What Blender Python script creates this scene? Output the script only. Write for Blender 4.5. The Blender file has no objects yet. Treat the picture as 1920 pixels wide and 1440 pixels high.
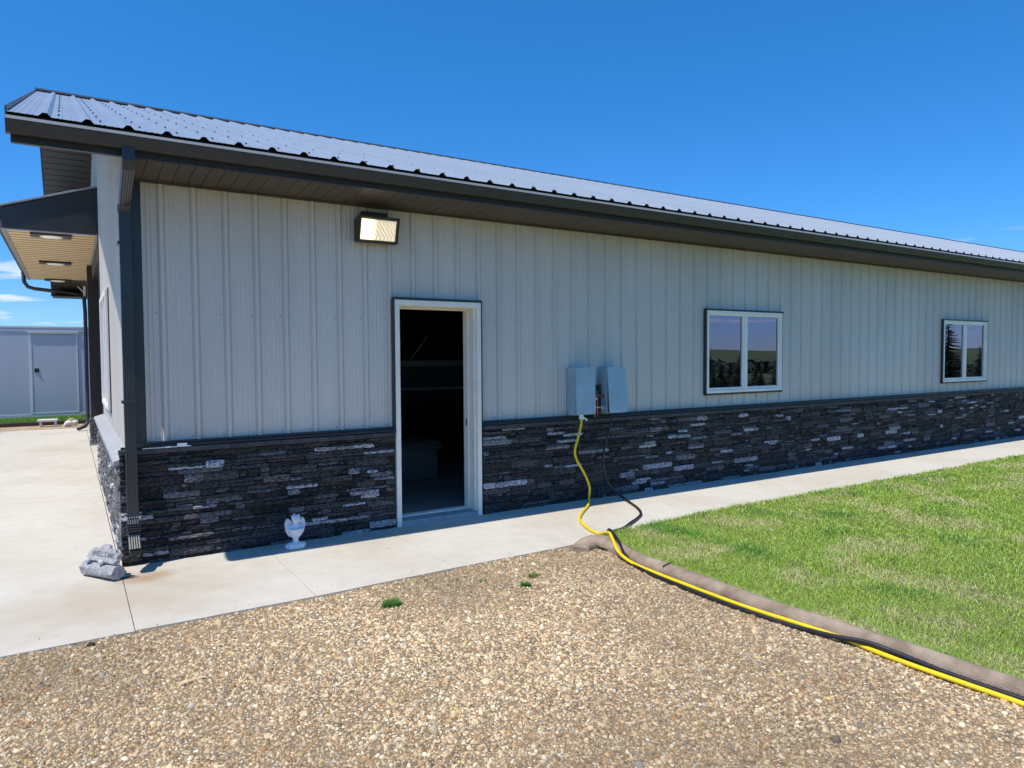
import bpy, bmesh, math, random
import numpy as np
from mathutils import Vector, Matrix, noise as mn

C = bpy.context.scene.collection
R = random.Random(7)
PI = math.pi

# ------------------------------------------------------------------ camera
yaw, pitch, roll, F = 0.5649, -0.0394, -0.0062, 1307.0
cam_loc = Vector((-0.3873, -6.0227, 1.5715))
fw = Vector((math.sin(yaw) * math.cos(pitch), math.cos(yaw) * math.cos(pitch), math.sin(pitch)))
rt = Vector((math.cos(yaw), -math.sin(yaw), 0))
up = rt.cross(fw)
rt2 = rt * math.cos(roll) + up * math.sin(roll)
up2 = -rt * math.sin(roll) + up * math.cos(roll)
cd = bpy.data.cameras.new('camera')
cam = bpy.data.objects.new('camera', cd)
C.objects.link(cam)
M = Matrix.Identity(4)
for i in range(3):
    M[i][0] = rt2[i]; M[i][1] = up2[i]; M[i][2] = -fw[i]; M[i][3] = cam_loc[i]
cam.matrix_world = M
cd.sensor_width = 36
cd.lens = F / 1920 * 36
cd.clip_start = 0.05
cd.clip_end = 8000
bpy.context.scene.camera = cam

# ------------------------------------------------------------------ light
to_sun = Vector((-0.433, -0.115, 1.0)).normalized()
sun_el = math.asin(to_sun.z)
sun_az = math.atan2(to_sun.x, to_sun.y)
sd = bpy.data.lights.new('sun', 'SUN')
sd.energy = 3.8
sd.angle = math.radians(0.53)
sd.color = (1.0, 0.95, 0.87)
sun = bpy.data.objects.new('sun', sd)
sun.rotation_euler = to_sun.to_track_quat('Z', 'Y').to_euler()
C.objects.link(sun)

W = bpy.data.worlds.new('World')
bpy.context.scene.world = W
W.use_nodes = True
nt = W.node_tree
nt.nodes.clear()
N = nt.nodes.new
L = nt.links.new
sky = N('ShaderNodeTexSky')
sky.sky_type = 'NISHITA'
sky.sun_disc = False
sky.sun_elevation = sun_el
sky.sun_rotation = sun_az
sky.altitude = 700
sky.air_density = 1.0
sky.dust_density = 0.25
sky.ozone_density = 3.2
hs = N('ShaderNodeHueSaturation')
hs.inputs['Saturation'].default_value = 1.33
hs.inputs['Hue'].default_value = 0.495
L(sky.outputs[0], hs.inputs['Color'])
tc = N('ShaderNodeTexCoord')
sep = N('ShaderNodeSeparateXYZ'); L(tc.outputs['Generated'], sep.inputs[0])
# the deep prairie blue holds almost to the horizon
gr = N('ShaderNodeValToRGB'); L(sep.outputs['Z'], gr.inputs[0])
gr.color_ramp.elements[0].position = 0.0; gr.color_ramp.elements[0].color = (0.40, 0.62, 1.0, 1)
gr.color_ramp.elements[1].position = 0.45; gr.color_ramp.elements[1].color = (0.66, 0.92, 1.08, 1)
for ps, cc in ((0.07, (0.42, 0.63, 1.0, 1)), (0.16, (0.44, 0.72, 1.0, 1))):
    ee = gr.color_ramp.elements.new(ps); ee.color = cc
tint = N('ShaderNodeMix'); tint.data_type = 'RGBA'; tint.blend_type = 'MULTIPLY'; tint.inputs[0].default_value = 1
L(hs.outputs[0], tint.inputs[6]); L(gr.outputs[0], tint.inputs[7])
mp = N('ShaderNodeMapping'); mp.inputs['Scale'].default_value = (8.5, 8.5, 62.0)
mp.inputs['Location'].default_value = (1.7, 0.35, 0.9)
L(tc.outputs['Generated'], mp.inputs[0])
no = N('ShaderNodeTexNoise'); no.inputs['Scale'].default_value = 1.0
no.inputs['Detail'].default_value = 5; no.inputs['Roughness'].default_value = 0.55
L(mp.outputs[0], no.inputs['Vector'])
cr = N('ShaderNodeMapRange'); cr.inputs[1].default_value = 0.54; cr.inputs[2].default_value = 0.64
L(no.outputs['Fac'], cr.inputs[0])
lo = N('ShaderNodeMapRange'); lo.inputs[1].default_value = 0.02; lo.inputs[2].default_value = 0.045
L(sep.outputs['Z'], lo.inputs[0])
hi = N('ShaderNodeMapRange'); hi.inputs[1].default_value = 0.15; hi.inputs[2].default_value = 0.09
L(sep.outputs['Z'], hi.inputs[0])
m1 = N('ShaderNodeMath'); m1.operation = 'MULTIPLY'; L(lo.outputs[0], m1.inputs[0]); L(hi.outputs[0], m1.inputs[1])
m2 = N('ShaderNodeMath'); m2.operation = 'MULTIPLY'; L(m1.outputs[0], m2.inputs[0]); L(cr.outputs[0], m2.inputs[1])
m3 = N('ShaderNodeMath'); m3.operation = 'MULTIPLY'; L(m2.outputs[0], m3.inputs[0]); m3.inputs[1].default_value = 0.85
mx = N('ShaderNodeMix'); mx.data_type = 'RGBA'
L(m3.outputs[0], mx.inputs[0]); L(tint.outputs[2], mx.inputs[6])
mx.inputs[7].default_value = (5.0, 5.6, 6.3, 1)
bg = N('ShaderNodeBackground'); bg.inputs['Strength'].default_value = 0.14
L(mx.outputs[2], bg.inputs['Color'])
wo = N('ShaderNodeOutputWorld'); L(bg.outputs[0], wo.inputs[0])

sc = bpy.context.scene
sc.view_settings.view_transform = 'Standard'
sc.view_settings.look = 'None'
sc.view_settings.exposure = 0.30
sc.view_settings.gamma = 1.0
sc.view_settings.use_curve_mapping = False
sc.cycles.max_bounces = 7
sc.cycles.use_denoising = True

# ------------------------------------------------------------------ materials
def mat(name, col, rough=0.6, metal=0.0, spec=0.5, var=0.0, vscale=5.0, col2=None, bump=0.0, bscale=60.0,
        emit=None, estr=0.0, stretch=None, detail=5, attr=None, attr_mul=1.0, vlo=0.35, vhi=0.65):
    m = bpy.data.materials.new(name)
    m.use_nodes = True
    t = m.node_tree
    p = t.nodes['Principled BSDF']
    p.inputs['Base Color'].default_value = (*col, 1)
    p.inputs['Roughness'].default_value = rough
    p.inputs['Metallic'].default_value = metal
    p.inputs['Specular IOR Level'].default_value = spec
    geo = t.nodes.new('ShaderNodeTexCoord')
    vec = geo.outputs['Object']
    if stretch:
        mpn = t.nodes.new('ShaderNodeMapping'); mpn.inputs['Scale'].default_value = stretch
        t.links.new(vec, mpn.inputs[0]); vec = mpn.outputs[0]
    base = None
    if attr:
        a = t.nodes.new('ShaderNodeAttribute'); a.attribute_name = attr
        base = a.outputs['Color']
        t.links.new(base, p.inputs['Base Color'])
    if col2 is not None or var > 0:
        n = t.nodes.new('ShaderNodeTexNoise'); n.inputs['Scale'].default_value = vscale
        n.inputs['Detail'].default_value = detail
        t.links.new(vec, n.inputs['Vector'])
        r = t.nodes.new('ShaderNodeMapRange'); r.inputs[1].default_value = vlo; r.inputs[2].default_value = vhi
        t.links.new(n.outputs['Fac'], r.inputs[0])
        x = t.nodes.new('ShaderNodeMix'); x.data_type = 'RGBA'
        t.links.new(r.outputs[0], x.inputs[0])
        if base is not None:
            x.blend_type = 'MULTIPLY'
            x.inputs[0].default_value = 1
            t.links.remove(x.inputs[0].links[0])
            r.inputs[3].default_value = 1 - var; r.inputs[4].default_value = 1 + var
            cmb = t.nodes.new('ShaderNodeCombineColor')
            for k in range(3): t.links.new(r.outputs[0], cmb.inputs[k])
            t.links.new(base, x.inputs[6]); t.links.new(cmb.outputs[0], x.inputs[7])
        else:
            c2 = col2 if col2 is not None else tuple(c * (1 - var) for c in col)
            c1 = col if col2 is not None else tuple(min(1, c * (1 + var)) for c in col)
            x.inputs[6].default_value = (*c1, 1); x.inputs[7].default_value = (*c2, 1)
        t.links.new(x.outputs[2], p.inputs['Base Color'])
    if bump > 0:
        n2 = t.nodes.new('ShaderNodeTexNoise'); n2.inputs['Scale'].default_value = bscale
        n2.inputs['Detail'].default_value = 6
        t.links.new(vec, n2.inputs['Vector'])
        b = t.nodes.new('ShaderNodeBump'); b.inputs['Strength'].default_value = bump
        b.inputs['Distance'].default_value = 0.01
        t.links.new(n2.outputs['Fac'], b.inputs['Height'])
        t.links.new(b.outputs[0], p.inputs['Normal'])
    if emit:
        p.inputs['Emission Color'].default_value = (*emit, 1)
        p.inputs['Emission Strength'].default_value = estr
    return m

MT = {}
SID = (0.655, 0.605, 0.545)
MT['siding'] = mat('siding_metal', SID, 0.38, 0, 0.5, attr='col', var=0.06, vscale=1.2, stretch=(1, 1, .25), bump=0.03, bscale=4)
MT['roof'] = mat('roof_metal', (0.285, 0.33, 0.38), 0.36, 0.0, 0.6, var=0.05, vscale=1.0)
MT['charcoal'] = mat('charcoal_metal', (0.043, 0.045, 0.048), 0.42, 0, 0.5, var=0.1, vscale=3)
MT['charcoal_blue'] = mat('charcoal_trim', (0.030, 0.033, 0.038), 0.36, 0, 0.5, var=0.1, vscale=3)
MT['lip'] = mat('lip_highlight_metal', (0.36, 0.36, 0.34), 0.35, 0.2)  # paler than the gutter: sun highlight along its lip, painted as colour
MT['soffit'] = mat('dark_soffit', (0.082, 0.066, 0.052), 0.5, 0, 0.4, var=0.08, vscale=2)
MT['white'] = mat('white_vinyl', (0.90, 0.87, 0.79), 0.4, var=0.04, vscale=6)
MT['jamb'] = mat('door_jamb_paint', (0.90, 0.85, 0.74), 0.45, var=0.05, vscale=5)
MT['stone'] = mat('ledge_stone', (0.05, 0.05, 0.05), 0.8, 0, 0.35, attr='col', var=0.75, vscale=40, bump=0.8, bscale=70, stretch=(1, 1, 2.2))
MT['stonecap'] = mat('stone_cap', (0.055, 0.055, 0.058), 0.8, var=0.3, vscale=18, bump=0.5, bscale=60)
MT['ledge'] = mat('concrete_ledge', (0.34, 0.345, 0.36), 0.8, var=0.1, vscale=12, bump=0.2)
MT['dark_in'] = mat('interior_dark_board', (0.24, 0.22, 0.17), 0.9)
MT['floor_in'] = mat('shop_floor', (0.22, 0.22, 0.215), 0.6, var=0.15, vscale=2)
MT['tan'] = mat('tan_soffit', (0.88, 0.65, 0.37), 0.5, var=0.05, vscale=3)
MT['garage'] = mat('dark_bronze_door', (0.030, 0.026, 0.023), 0.5)
MT['screw'] = mat('screw_metal', (0.07, 0.075, 0.09), 0.5, 0.3)
MT['wscrew'] = mat('siding_screw_metal', (0.22, 0.23, 0.25), 0.5, 0.2)
MT['black'] = mat('black_plastic', (0.012, 0.012, 0.013), 0.35)
MT['boxmetal'] = mat('utility_box_paint', (0.31, 0.455, 0.53), 0.35, 0, 0.5, var=0.07, vscale=7)
MT['copper'] = mat('copper_pipe', (0.30, 0.13, 0.09), 0.45, 0.6)
MT['brass'] = mat('pale_fitting', (0.5, 0.5, 0.47), 0.35, 0.7)
MT['bronze'] = mat('bronze_housing', (0.035, 0.028, 0.024), 0.45)
MT['statue'] = mat('pale_statue_resin', (0.66, 0.72, 0.78), 0.55, var=0.08, vscale=20, bump=0.15, bscale=60)
MT['cement'] = mat('grey_cement_figure', (0.34, 0.335, 0.335), 0.85, var=0.22, vscale=30, bump=0.5, bscale=90)
MT['cementd'] = mat('engraved_lettering', (0.13, 0.135, 0.15), 0.9)
MT['yellow'] = mat('yellow_rubber', (0.88, 0.63, 0.012), 0.4, var=0.06, vscale=10)
MT['rubber'] = mat('black_rubber', (0.018, 0.018, 0.02), 0.42, var=0.3, vscale=15)
MT['trailer'] = mat('trailer_skin', (0.43, 0.47, 0.55), 0.4, var=0.03, vscale=.6)
MT['alu'] = mat('aluminium_trim', (0.62, 0.64, 0.68), 0.35, 0.4)
MT['tyre'] = mat('tyre_rubber', (0.02, 0.02, 0.02), 0.8)
MT['dirt'] = mat('tan_dirt', (0.42, 0.30, 0.19), 0.95, var=0.2, vscale=4, bump=0.6, bscale=40)
MT['timber'] = mat('dark_timber', (0.05, 0.035, 0.025), 0.9, bump=0.4, bscale=20)
MT['whitestone'] = mat('white_cast_stone', (0.68, 0.67, 0.65), 0.8, var=0.08, vscale=10)
MT['curb'] = mat('curb_concrete', (0.40, 0.305, 0.225), 0.9, col2=(0.23, 0.165, 0.115), vscale=8, bump=0.7, bscale=90, detail=9)
MT['bark'] = mat('bark', (0.09, 0.065, 0.045), 0.95, bump=0.5, bscale=20)
MT['needles'] = mat('spruce_needles', (0.055, 0.085, 0.035), 0.8, attr='col', var=0.2, vscale=3)
MT['boat'] = mat('boat_hull', (0.07, 0.07, 0.075), 0.3)
MT['boat2'] = mat('boat_stripe', (0.35, 0.36, 0.38), 0.35)
MT['card'] = mat('white_carton', (0.13, 0.125, 0.12), 0.85)

def concrete():
    m = mat('concrete', (0.60, 0.56, 0.475), 0.82, 0, 0.3, col2=(0.53, 0.47, 0.375), vscale=0.8, bump=0.12, bscale=120, vlo=.42, vhi=.72)
    t = m.node_tree
    p = t.nodes['Principled BSDF']
    src = p.inputs['Base Color'].links[0].from_socket
    tcn = t.nodes.new('ShaderNodeTexCoord')
    # fine speckle and mottling
    n = t.nodes.new('ShaderNodeTexNoise'); n.inputs['Scale'].default_value = 7; n.inputs['Detail'].default_value = 8
    t.links.new(tcn.outputs['Object'], n.inputs['Vector'])
    r = t.nodes.new('ShaderNodeMapRange'); r.inputs[1].default_value = .3; r.inputs[2].default_value = .75
    r.inputs[3].default_value = 1.04; r.inputs[4].default_value = 0.93
    t.links.new(n.outputs['Fac'], r.inputs[0])
    n4 = t.nodes.new('ShaderNodeTexNoise'); n4.inputs['Scale'].default_value = 11; n4.inputs['Detail'].default_value = 3
    t.links.new(tcn.outputs['Object'], n4.inputs['Vector'])
    r4 = t.nodes.new('ShaderNodeMapRange'); r4.inputs[1].default_value = .68; r4.inputs[2].default_value = .76
    r4.inputs[3].default_value = 1.0; r4.inputs[4].default_value = 0.78
    t.links.new(n4.outputs['Fac'], r4.inputs[0])
    mm = t.nodes.new('ShaderNodeMath'); mm.operation = 'MULTIPLY'
    t.links.new(r.outputs[0], mm.inputs[0]); t.links.new(r4.outputs[0], mm.inputs[1])
    v = t.nodes.new('ShaderNodeVectorMath'); v.operation = 'SCALE'
    t.links.new(src, v.inputs[0]); t.links.new(mm.outputs[0], v.inputs['Scale'])
    # brown water stain below the downspout, spreading over the slab
    def blob(cx, cy, rx, ry, colr, prev, amt):
        mpn = t.nodes.new('ShaderNodeMapping'); mpn.vector_type = 'POINT'
        mpn.inputs['Location'].default_value = (-cx / rx, -cy / ry, 0)
        mpn.inputs['Scale'].default_value = (1 / rx, 1 / ry, 0)
        t.links.new(tcn.outputs['Object'], mpn.inputs[0])
        le = t.nodes.new('ShaderNodeVectorMath'); le.operation = 'LENGTH'
        t.links.new(mpn.outputs[0], le.inputs[0])
        nn = t.nodes.new('ShaderNodeTexNoise'); nn.inputs['Scale'].default_value = 5
        t.links.new(tcn.outputs['Object'], nn.inputs['Vector'])
        ad = t.nodes.new('ShaderNodeMath'); ad.operation = 'MULTIPLY_ADD'
        t.links.new(nn.outputs['Fac'], ad.inputs[0]); ad.inputs[1].default_value = 0.9
        t.links.new(le.outputs['Value'], ad.inputs[2])
        rr = t.nodes.new('ShaderNodeMapRange'); rr.inputs[1].default_value = 1.5; rr.inputs[2].default_value = 0.6
        rr.inputs[3].default_value = 0; rr.inputs[4].default_value = amt
        t.links.new(ad.outputs[0], rr.inputs[0])
        x = t.nodes.new('ShaderNodeMix'); x.data_type = 'RGBA'
        t.links.new(rr.outputs[0], x.inputs[0]); t.links.new(prev, x.inputs[6]); x.inputs[7].default_value = (*colr, 1)
        return x.outputs[2]
    o = blob(-0.2, -0.9, 1.0, 0.75, (0.47, 0.385, 0.28), v.outputs[0], 0.75)
    o = blob(0.05, -0.42, 0.22, 0.16, (0.36, 0.22, 0.12), o, 0.8)
    o = blob(-0.06, -0.36, 0.07, 0.05, (0.05, 0.04, 0.03), o, 0.9)
    o = blob(-1.3, 2.2, 0.5, 0.35, (0.66, 0.60, 0.48), o, 0.6)
    t.links.new(o, p.inputs['Base Color'])
    return m
MT['concrete'] = concrete()

def ground_mat(name, c1, c2, c3, s1, s2, bump, bs):
    m = mat(name, c1, 0.95, 0, 0.2, col2=c2, vscale=s1, bump=bump, bscale=bs)
    t = m.node_tree; p = t.nodes['Principled BSDF']
    src = p.inputs['Base Color'].links[0].from_socket
    tcn = t.nodes.new('ShaderNodeTexCoord')
    n = t.nodes.new('ShaderNodeTexNoise'); n.inputs['Scale'].default_value = s2; n.inputs['Detail'].default_value = 6
    t.links.new(tcn.outputs['Object'], n.inputs['Vector'])
    r = t.nodes.new('ShaderNodeMapRange'); r.inputs[1].default_value = .45; r.inputs[2].default_value = .62
    t.links.new(n.outputs['Fac'], r.inputs[0])
    x = t.nodes.new('ShaderNodeMix'); x.data_type = 'RGBA'
    t.links.new(r.outputs[0], x.inputs[0]); t.links.new(src, x.inputs[6]); x.inputs[7].default_value = (*c3, 1)
    t.links.new(x.outputs[2], p.inputs['Base Color'])
    return m
MT['gravelbase'] = ground_mat('gravel_bed', (0.25, 0.18, 0.105), (0.17, 0.12, 0.07), (0.33, 0.245, 0.15), 3, 55, 0.8, 130)
MT['lawnbase'] = ground_mat('lawn_soil', (0.14, 0.15, 0.05), (0.22, 0.20, 0.09), (0.10, 0.13, 0.035), 1.5, 40, 0.6, 90)
MT['field'] = ground_mat('prairie', (0.10, 0.17, 0.05), (0.15, 0.18, 0.07), (0.07, 0.13, 0.04), 0.01, 0.05, 0.3, 2)
MT['hills'] = ground_mat('far_hills', (0.07, 0.10, 0.06), (0.10, 0.12, 0.07), (0.05, 0.075, 0.06), 0.002, 0.01, 0, 1)

def attr_mat(name, rough=0.85, trans=0.0, spec=0.3):
    m = bpy.data.materials.new(name); m.use_nodes = True
    t = m.node_tree; p = t.nodes['Principled BSDF']
    a = t.nodes.new('ShaderNodeAttribute'); a.attribute_name = 'col'
    t.links.new(a.outputs['Color'], p.inputs['Base Color'])
    p.inputs['Roughness'].default_value = rough
    p.inputs['Specular IOR Level'].default_value = spec
    if trans:
        tr = t.nodes.new('ShaderNodeBsdfTranslucent'); t.links.new(a.outputs['Color'], tr.inputs['Color'])
        ms = t.nodes.new('ShaderNodeMixShader'); ms.inputs[0].default_value = trans
        o = t.nodes['Material Output']
        t.links.new(p.outputs[0], ms.inputs[1]); t.links.new(tr.outputs[0], ms.inputs[2]); t.links.new(ms.outputs[0], o.inputs[0])
    return m
MT['pebble'] = attr_mat('pebbles', 0.8)
MT['grass'] = attr_mat('grass_blades', 0.6, 0.3)

def glass_mat():
    m = bpy.data.materials.new('window_glass'); m.use_nodes = True
    t = m.node_tree; t.nodes.clear()
    o = t.nodes.new('ShaderNodeOutputMaterial')
    g = t.nodes.new('ShaderNodeBsdfGlossy'); g.inputs['Roughness'].default_value = 0.0
    g.inputs['Color'].default_value = (0.76, 0.66, 0.92, 1)
    tr = t.nodes.new('ShaderNodeBsdfTransparent'); tr.inputs['Color'].default_value = (0.30, 0.32, 0.34, 1)
    f = t.nodes.new('ShaderNodeFresnel'); f.inputs['IOR'].default_value = 1.9
    mr = t.nodes.new('ShaderNodeMapRange'); mr.inputs[1].default_value = 0; mr.inputs[2].default_value = 1
    mr.inputs[3].default_value = 0.22; mr.inputs[4].default_value = 1.0
    t.links.new(f.outputs[0], mr.inputs[0])
    ms = t.nodes.new('ShaderNodeMixShader')
    t.links.new(mr.outputs[0], ms.inputs[0]); t.links.new(tr.outputs[0], ms.inputs[1]); t.links.new(g.outputs[0], ms.inputs[2])
    t.links.new(ms.outputs[0], o.inputs[0])
    return m
MT['glass'] = glass_mat()

# ------------------------------------------------------------------ helpers
class MB:
    def __init__(s):
        s.v = []; s.f = []; s.mi = []; s.c = []; s.cur = 0; s.col = None
    def add(s, vs, fs, col=None):
        b = len(s.v)
        s.v += [tuple(v) for v in vs]
        s.f += [tuple(b + i for i in f) for f in fs]
        s.mi += [s.cur] * len(fs)
        c = col or s.col
        if c: s.c += [c] * len(vs)
        return s
    def box(s, x0, x1, y0, y1, z0, z1, col=None):
        v = [(x0, y0, z0), (x1, y0, z0), (x1, y1, z0), (x0, y1, z0), (x0, y0, z1), (x1, y0, z1), (x1, y1, z1), (x0, y1, z1)]
        return s.add(v, [(0, 3, 2, 1), (4, 5, 6, 7), (0, 1, 5, 4), (1, 2, 6, 5), (2, 3, 7, 6), (3, 0, 4, 7)], col)
    def hexa(s, v, col=None):
        return s.add(v, [(0, 3, 2, 1), (4, 5, 6, 7), (0, 1, 5, 4), (1, 2, 6, 5), (2, 3, 7, 6), (3, 0, 4, 7)], col)
    def prism(s, poly, axis, a, b, col=None):
        """poly: list of 2-D points; axis: 0 x, 1 y, 2 z; extrude from a to b"""
        n = len(poly)
        def P(p, t):
            if axis == 0: return (t, p[0], p[1])
            if axis == 1: return (p[0], t, p[1])
            return (p[0], p[1], t)
        v = [P(p, a) for p in poly] + [P(p, b) for p in poly]
        f = [tuple(range(n))[::-1], tuple(range(n, 2 * n))] + [(i, (i + 1) % n, n + (i + 1) % n, n + i) for i in range(n)]
        return s.add(v, f, col)
    def tube(s, pts, r, n=10, cap=True, col=None):
        pts = [Vector(p) for p in pts]
        rs = r if isinstance(r, (list, tuple)) else [r] * len(pts)
        vs = []; prev = None
        for i, p in enumerate(pts):
            d = (pts[min(i + 1, len(pts) - 1)] - pts[max(i - 1, 0)]).normalized()
            if prev is None:
                a = Vector((0, 0, 1)) if abs(d.z) < .9 else Vector((1, 0, 0))
                u = d.cross(a).normalized()
            else:
                u = (prev - d * prev.dot(d)).normalized()
            w = d.cross(u); prev = u
            for k in range(n):
                t = 2 * PI * k / n
                vs.append(p + (u * math.cos(t) + w * math.sin(t)) * rs[i])
        fs = [(i * n + k, i * n + (k + 1) % n, (i + 1) * n + (k + 1) % n, (i + 1) * n + k) for i in range(len(pts) - 1) for k in range(n)]
        if cap:
            fs += [tuple(range(n))[::-1], tuple((len(pts) - 1) * n + k for k in range(n))]
        return s.add(vs, fs, col)
    def sweep(s, pts, sect, col=None, xdir=Vector((1, 0, 0))):
        """sweep a closed 2-D section (a along xdir, b across) along a path lying in a plane normal to xdir"""
        pts = [Vector(p) for p in pts]; n = len(sect); vs = []
        for i, p in enumerate(pts):
            d0 = (p - pts[i - 1]).normalized() if i else (pts[1] - p).normalized()
            d1 = (pts[i + 1] - p).normalized() if i < len(pts) - 1 else d0
            d = (d0 + d1).normalized()
            w = xdir.cross(d).normalized()
            k = 1 / max(.5, d.dot(d0))
            for a, b in sect: vs.append(p + xdir * a + w * b * k)
        fs = [(i * n + k, i * n + (k + 1) % n, (i + 1) * n + (k + 1) % n, (i + 1) * n + k) for i in range(len(pts) - 1) for k in range(n)]
        fs += [tuple(range(n))[::-1], tuple((len(pts) - 1) * n + k for k in range(n))]
        return s.add(vs, fs, col)
    def ball(s, c, r, nu=12, nv=8, col=None, warp=None):
        rx, ry, rz = r if isinstance(r, tuple) else (r, r, r)
        vs = [(c[0], c[1], c[2] - rz)]
        for j in range(1, nv):
            ph = -PI / 2 + PI * j / nv
            for i in range(nu):
                th = 2 * PI * i / nu
                vs.append((c[0] + rx * math.cos(ph) * math.cos(th), c[1] + ry * math.cos(ph) * math.sin(th), c[2] + rz * math.sin(ph)))
        vs.append((c[0], c[1], c[2] + rz))
        if warp: vs = [warp(Vector(v)) for v in vs]
        fs = [(0, 1 + (i + 1) % nu, 1 + i) for i in range(nu)]
        for j in range(nv - 2):
            b = 1 + j * nu
            fs += [(b + i, b + (i + 1) % nu, b + nu + (i + 1) % nu, b + nu + i) for i in range(nu)]
        b = 1 + (nv - 2) * nu; t = len(vs) - 1
        fs += [(b + i, b + (i + 1) % nu, t) for i in range(nu)]
        return s.add(vs, fs, col)
    def build(s, name, m, parent=None, smooth=False, bevel=0, auto=None, seg=2):
        me = bpy.data.meshes.new(name)
        me.from_pydata(s.v, [], s.f)
        ms = m if isinstance(m, (list, tuple)) else [m]
        for q in ms: me.materials.append(MT[q] if isinstance(q, str) else q)
        if len(ms) > 1: me.polygons.foreach_set('material_index', s.mi)
        if s.c and len(s.c) == len(s.v):
            ca = me.color_attributes.new('col', 'FLOAT_COLOR', 'POINT')
            ca.data.foreach_set('color', [k for c in s.c for k in (*c, 1.0)])
        me.update()
        o = bpy.data.objects.new(name, me)
        C.objects.link(o)
        if parent: 
            o.parent = parent
            if parent.type == 'EMPTY': o.matrix_parent_inverse = Matrix.Translation(-Vector(parent.location))
        if smooth: me.polygons.foreach_set('use_smooth', [True] * len(me.polygons))
        if auto is not None:
            me.polygons.foreach_set('use_smooth', [True] * len(me.polygons))
            me.set_sharp_from_angle(angle=math.radians(auto))
        if bevel:
            b = o.modifiers.new('bevel', 'BEVEL'); b.width = bevel; b.segments = seg; b.limit_method = 'ANGLE'
            b.angle_limit = math.radians(40)
        return o

def tag(o, label=None, cat=None, group=None, kind=None):
    if label: o['label'] = label
    if cat: o['category'] = cat
    if group: o['group'] = group
    if kind: o['kind'] = kind
    return o

def thing(name, label, cat, loc=(0, 0, 0), group=None):
    o = bpy.data.objects.new(name, None)
    C.objects.link(o); o.location = loc; o.empty_display_size = .1
    return tag(o, label, cat, group)

def np_mesh(name, V, Fq, m, col=None, smooth=False):
    """V (n,3), Fq (k,4) or (k,3) faces"""
    me = bpy.data.meshes.new(name)
    n, k, w = len(V), len(Fq), Fq.shape[1]
    me.vertices.add(n); me.vertices.foreach_set('co', V.astype(np.float32).ravel())
    me.loops.add(k * w); me.loops.foreach_set('vertex_index', Fq.astype(np.int32).ravel())
    me.polygons.add(k)
    me.polygons.foreach_set('loop_start', np.arange(0, k * w, w, dtype=np.int32))
    me.polygons.foreach_set('loop_total', np.full(k, w, dtype=np.int32))
    if smooth: me.polygons.foreach_set('use_smooth', np.ones(k, dtype=bool))
    me.update(calc_edges=True)
    if col is not None:
        ca = me.color_attributes.new('col', 'FLOAT_COLOR', 'POINT')
        ca.data.foreach_set('color', np.concatenate([col, np.ones((n, 1))], 1).astype(np.float32).ravel())
    me.materials.append(m)
    o = bpy.data.objects.new(name, me); C.objects.link(o)
    return o

# ------------------------------------------------------------------ setting: ground
XE = 36.0      # far end of the building
YB = 12.0      # back wall
RIB = 0.2345

def hill_h(x, y):
    d = math.hypot(x, y)
    h = -0.09
    if d > 30: h -= (min(d, 160) - 30) * 0.014
    if d > 160: h -= 0.0
    if d > 500:
        k = min(1, (d - 500) / 900)
        h += k * (16 + 20 * mn.noise(Vector((x * .0011, y * .0011, 3))) + 6 * mn.noise(Vector((x * .004, y * .004, 1))))
    elif d > 60:
        h += 1.2 * min(1, (d - 60) / 100) * mn.noise(Vector((x * .012, y * .012, 0)))
    return h
g = MB(); rings = [0, 6, 12, 20, 30, 45, 65, 90, 130, 180, 260, 380, 520, 700, 900, 1200, 1600, 2200, 3000]; na = 96
g.v.append((0, 0, -.09))
for r in rings[1:]:
    for a in range(na):
        t = 2 * PI * a / na; x, y = r * math.cos(t), r * math.sin(t)
        g.v.append((x, y, hill_h(x, y)))
g.f += [(0, 1 + i, 1 + (i + 1) % na) for i in range(na)]
for j in range(len(rings) - 2):
    b = 1 + j * na
    g.f += [(b + i, b + na + i, b + na + (i + 1) % na, b + (i + 1) % na) for i in range(na)]
g.mi = [0] * len(g.f)
tag(g.build('ground', 'field', smooth=True), kind='structure')

# gravel bed and lawn bed
def grav_z(x, y): return -0.016 + 0.009 * mn.noise(Vector((x * 1.3, y * 1.3, 0))) * min(1, max(0, (-1.5 - y) * 4)) + .008 * math.exp(min(0, (y + 1.46)) / .07)
g = MB(); xs = np.linspace(-9, 3.24, 60); ys = np.linspace(-12, -1.40, 60)
for y in ys:
    for x in xs: g.v.append((x, y, grav_z(x, y)))
g.f = [(j * 60 + i, j * 60 + i + 1, (j + 1) * 60 + i + 1, (j + 1) * 60 + i) for j in range(59) for i in range(59)]
g.mi = [0] * len(g.f)
tag(g.build('gravel_bed', 'gravelbase', smooth=True), kind='structure')
g = MB(); nx, ny = 120, 60; xs = np.linspace(3.26, 36, nx); ys = np.linspace(-14, -1.16, ny)
def lawn_z(x, y): return 0.004 + 0.014 * mn.noise(Vector((x * .9, y * .9, 4)))
for y in ys:
    for x in xs: g.v.append((x, y, lawn_z(x, y) - (0.05 if y > -1.25 else 0)))
g.f = [(j * nx + i, j * nx + i + 1, (j + 1) * nx + i + 1, (j + 1) * nx + i) for j in range(ny - 1) for i in range(nx - 1)]
g.mi = [0] * len(g.f)
tag(g.build('lawn', 'lawnbase', smooth=True), kind='structure')

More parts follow.
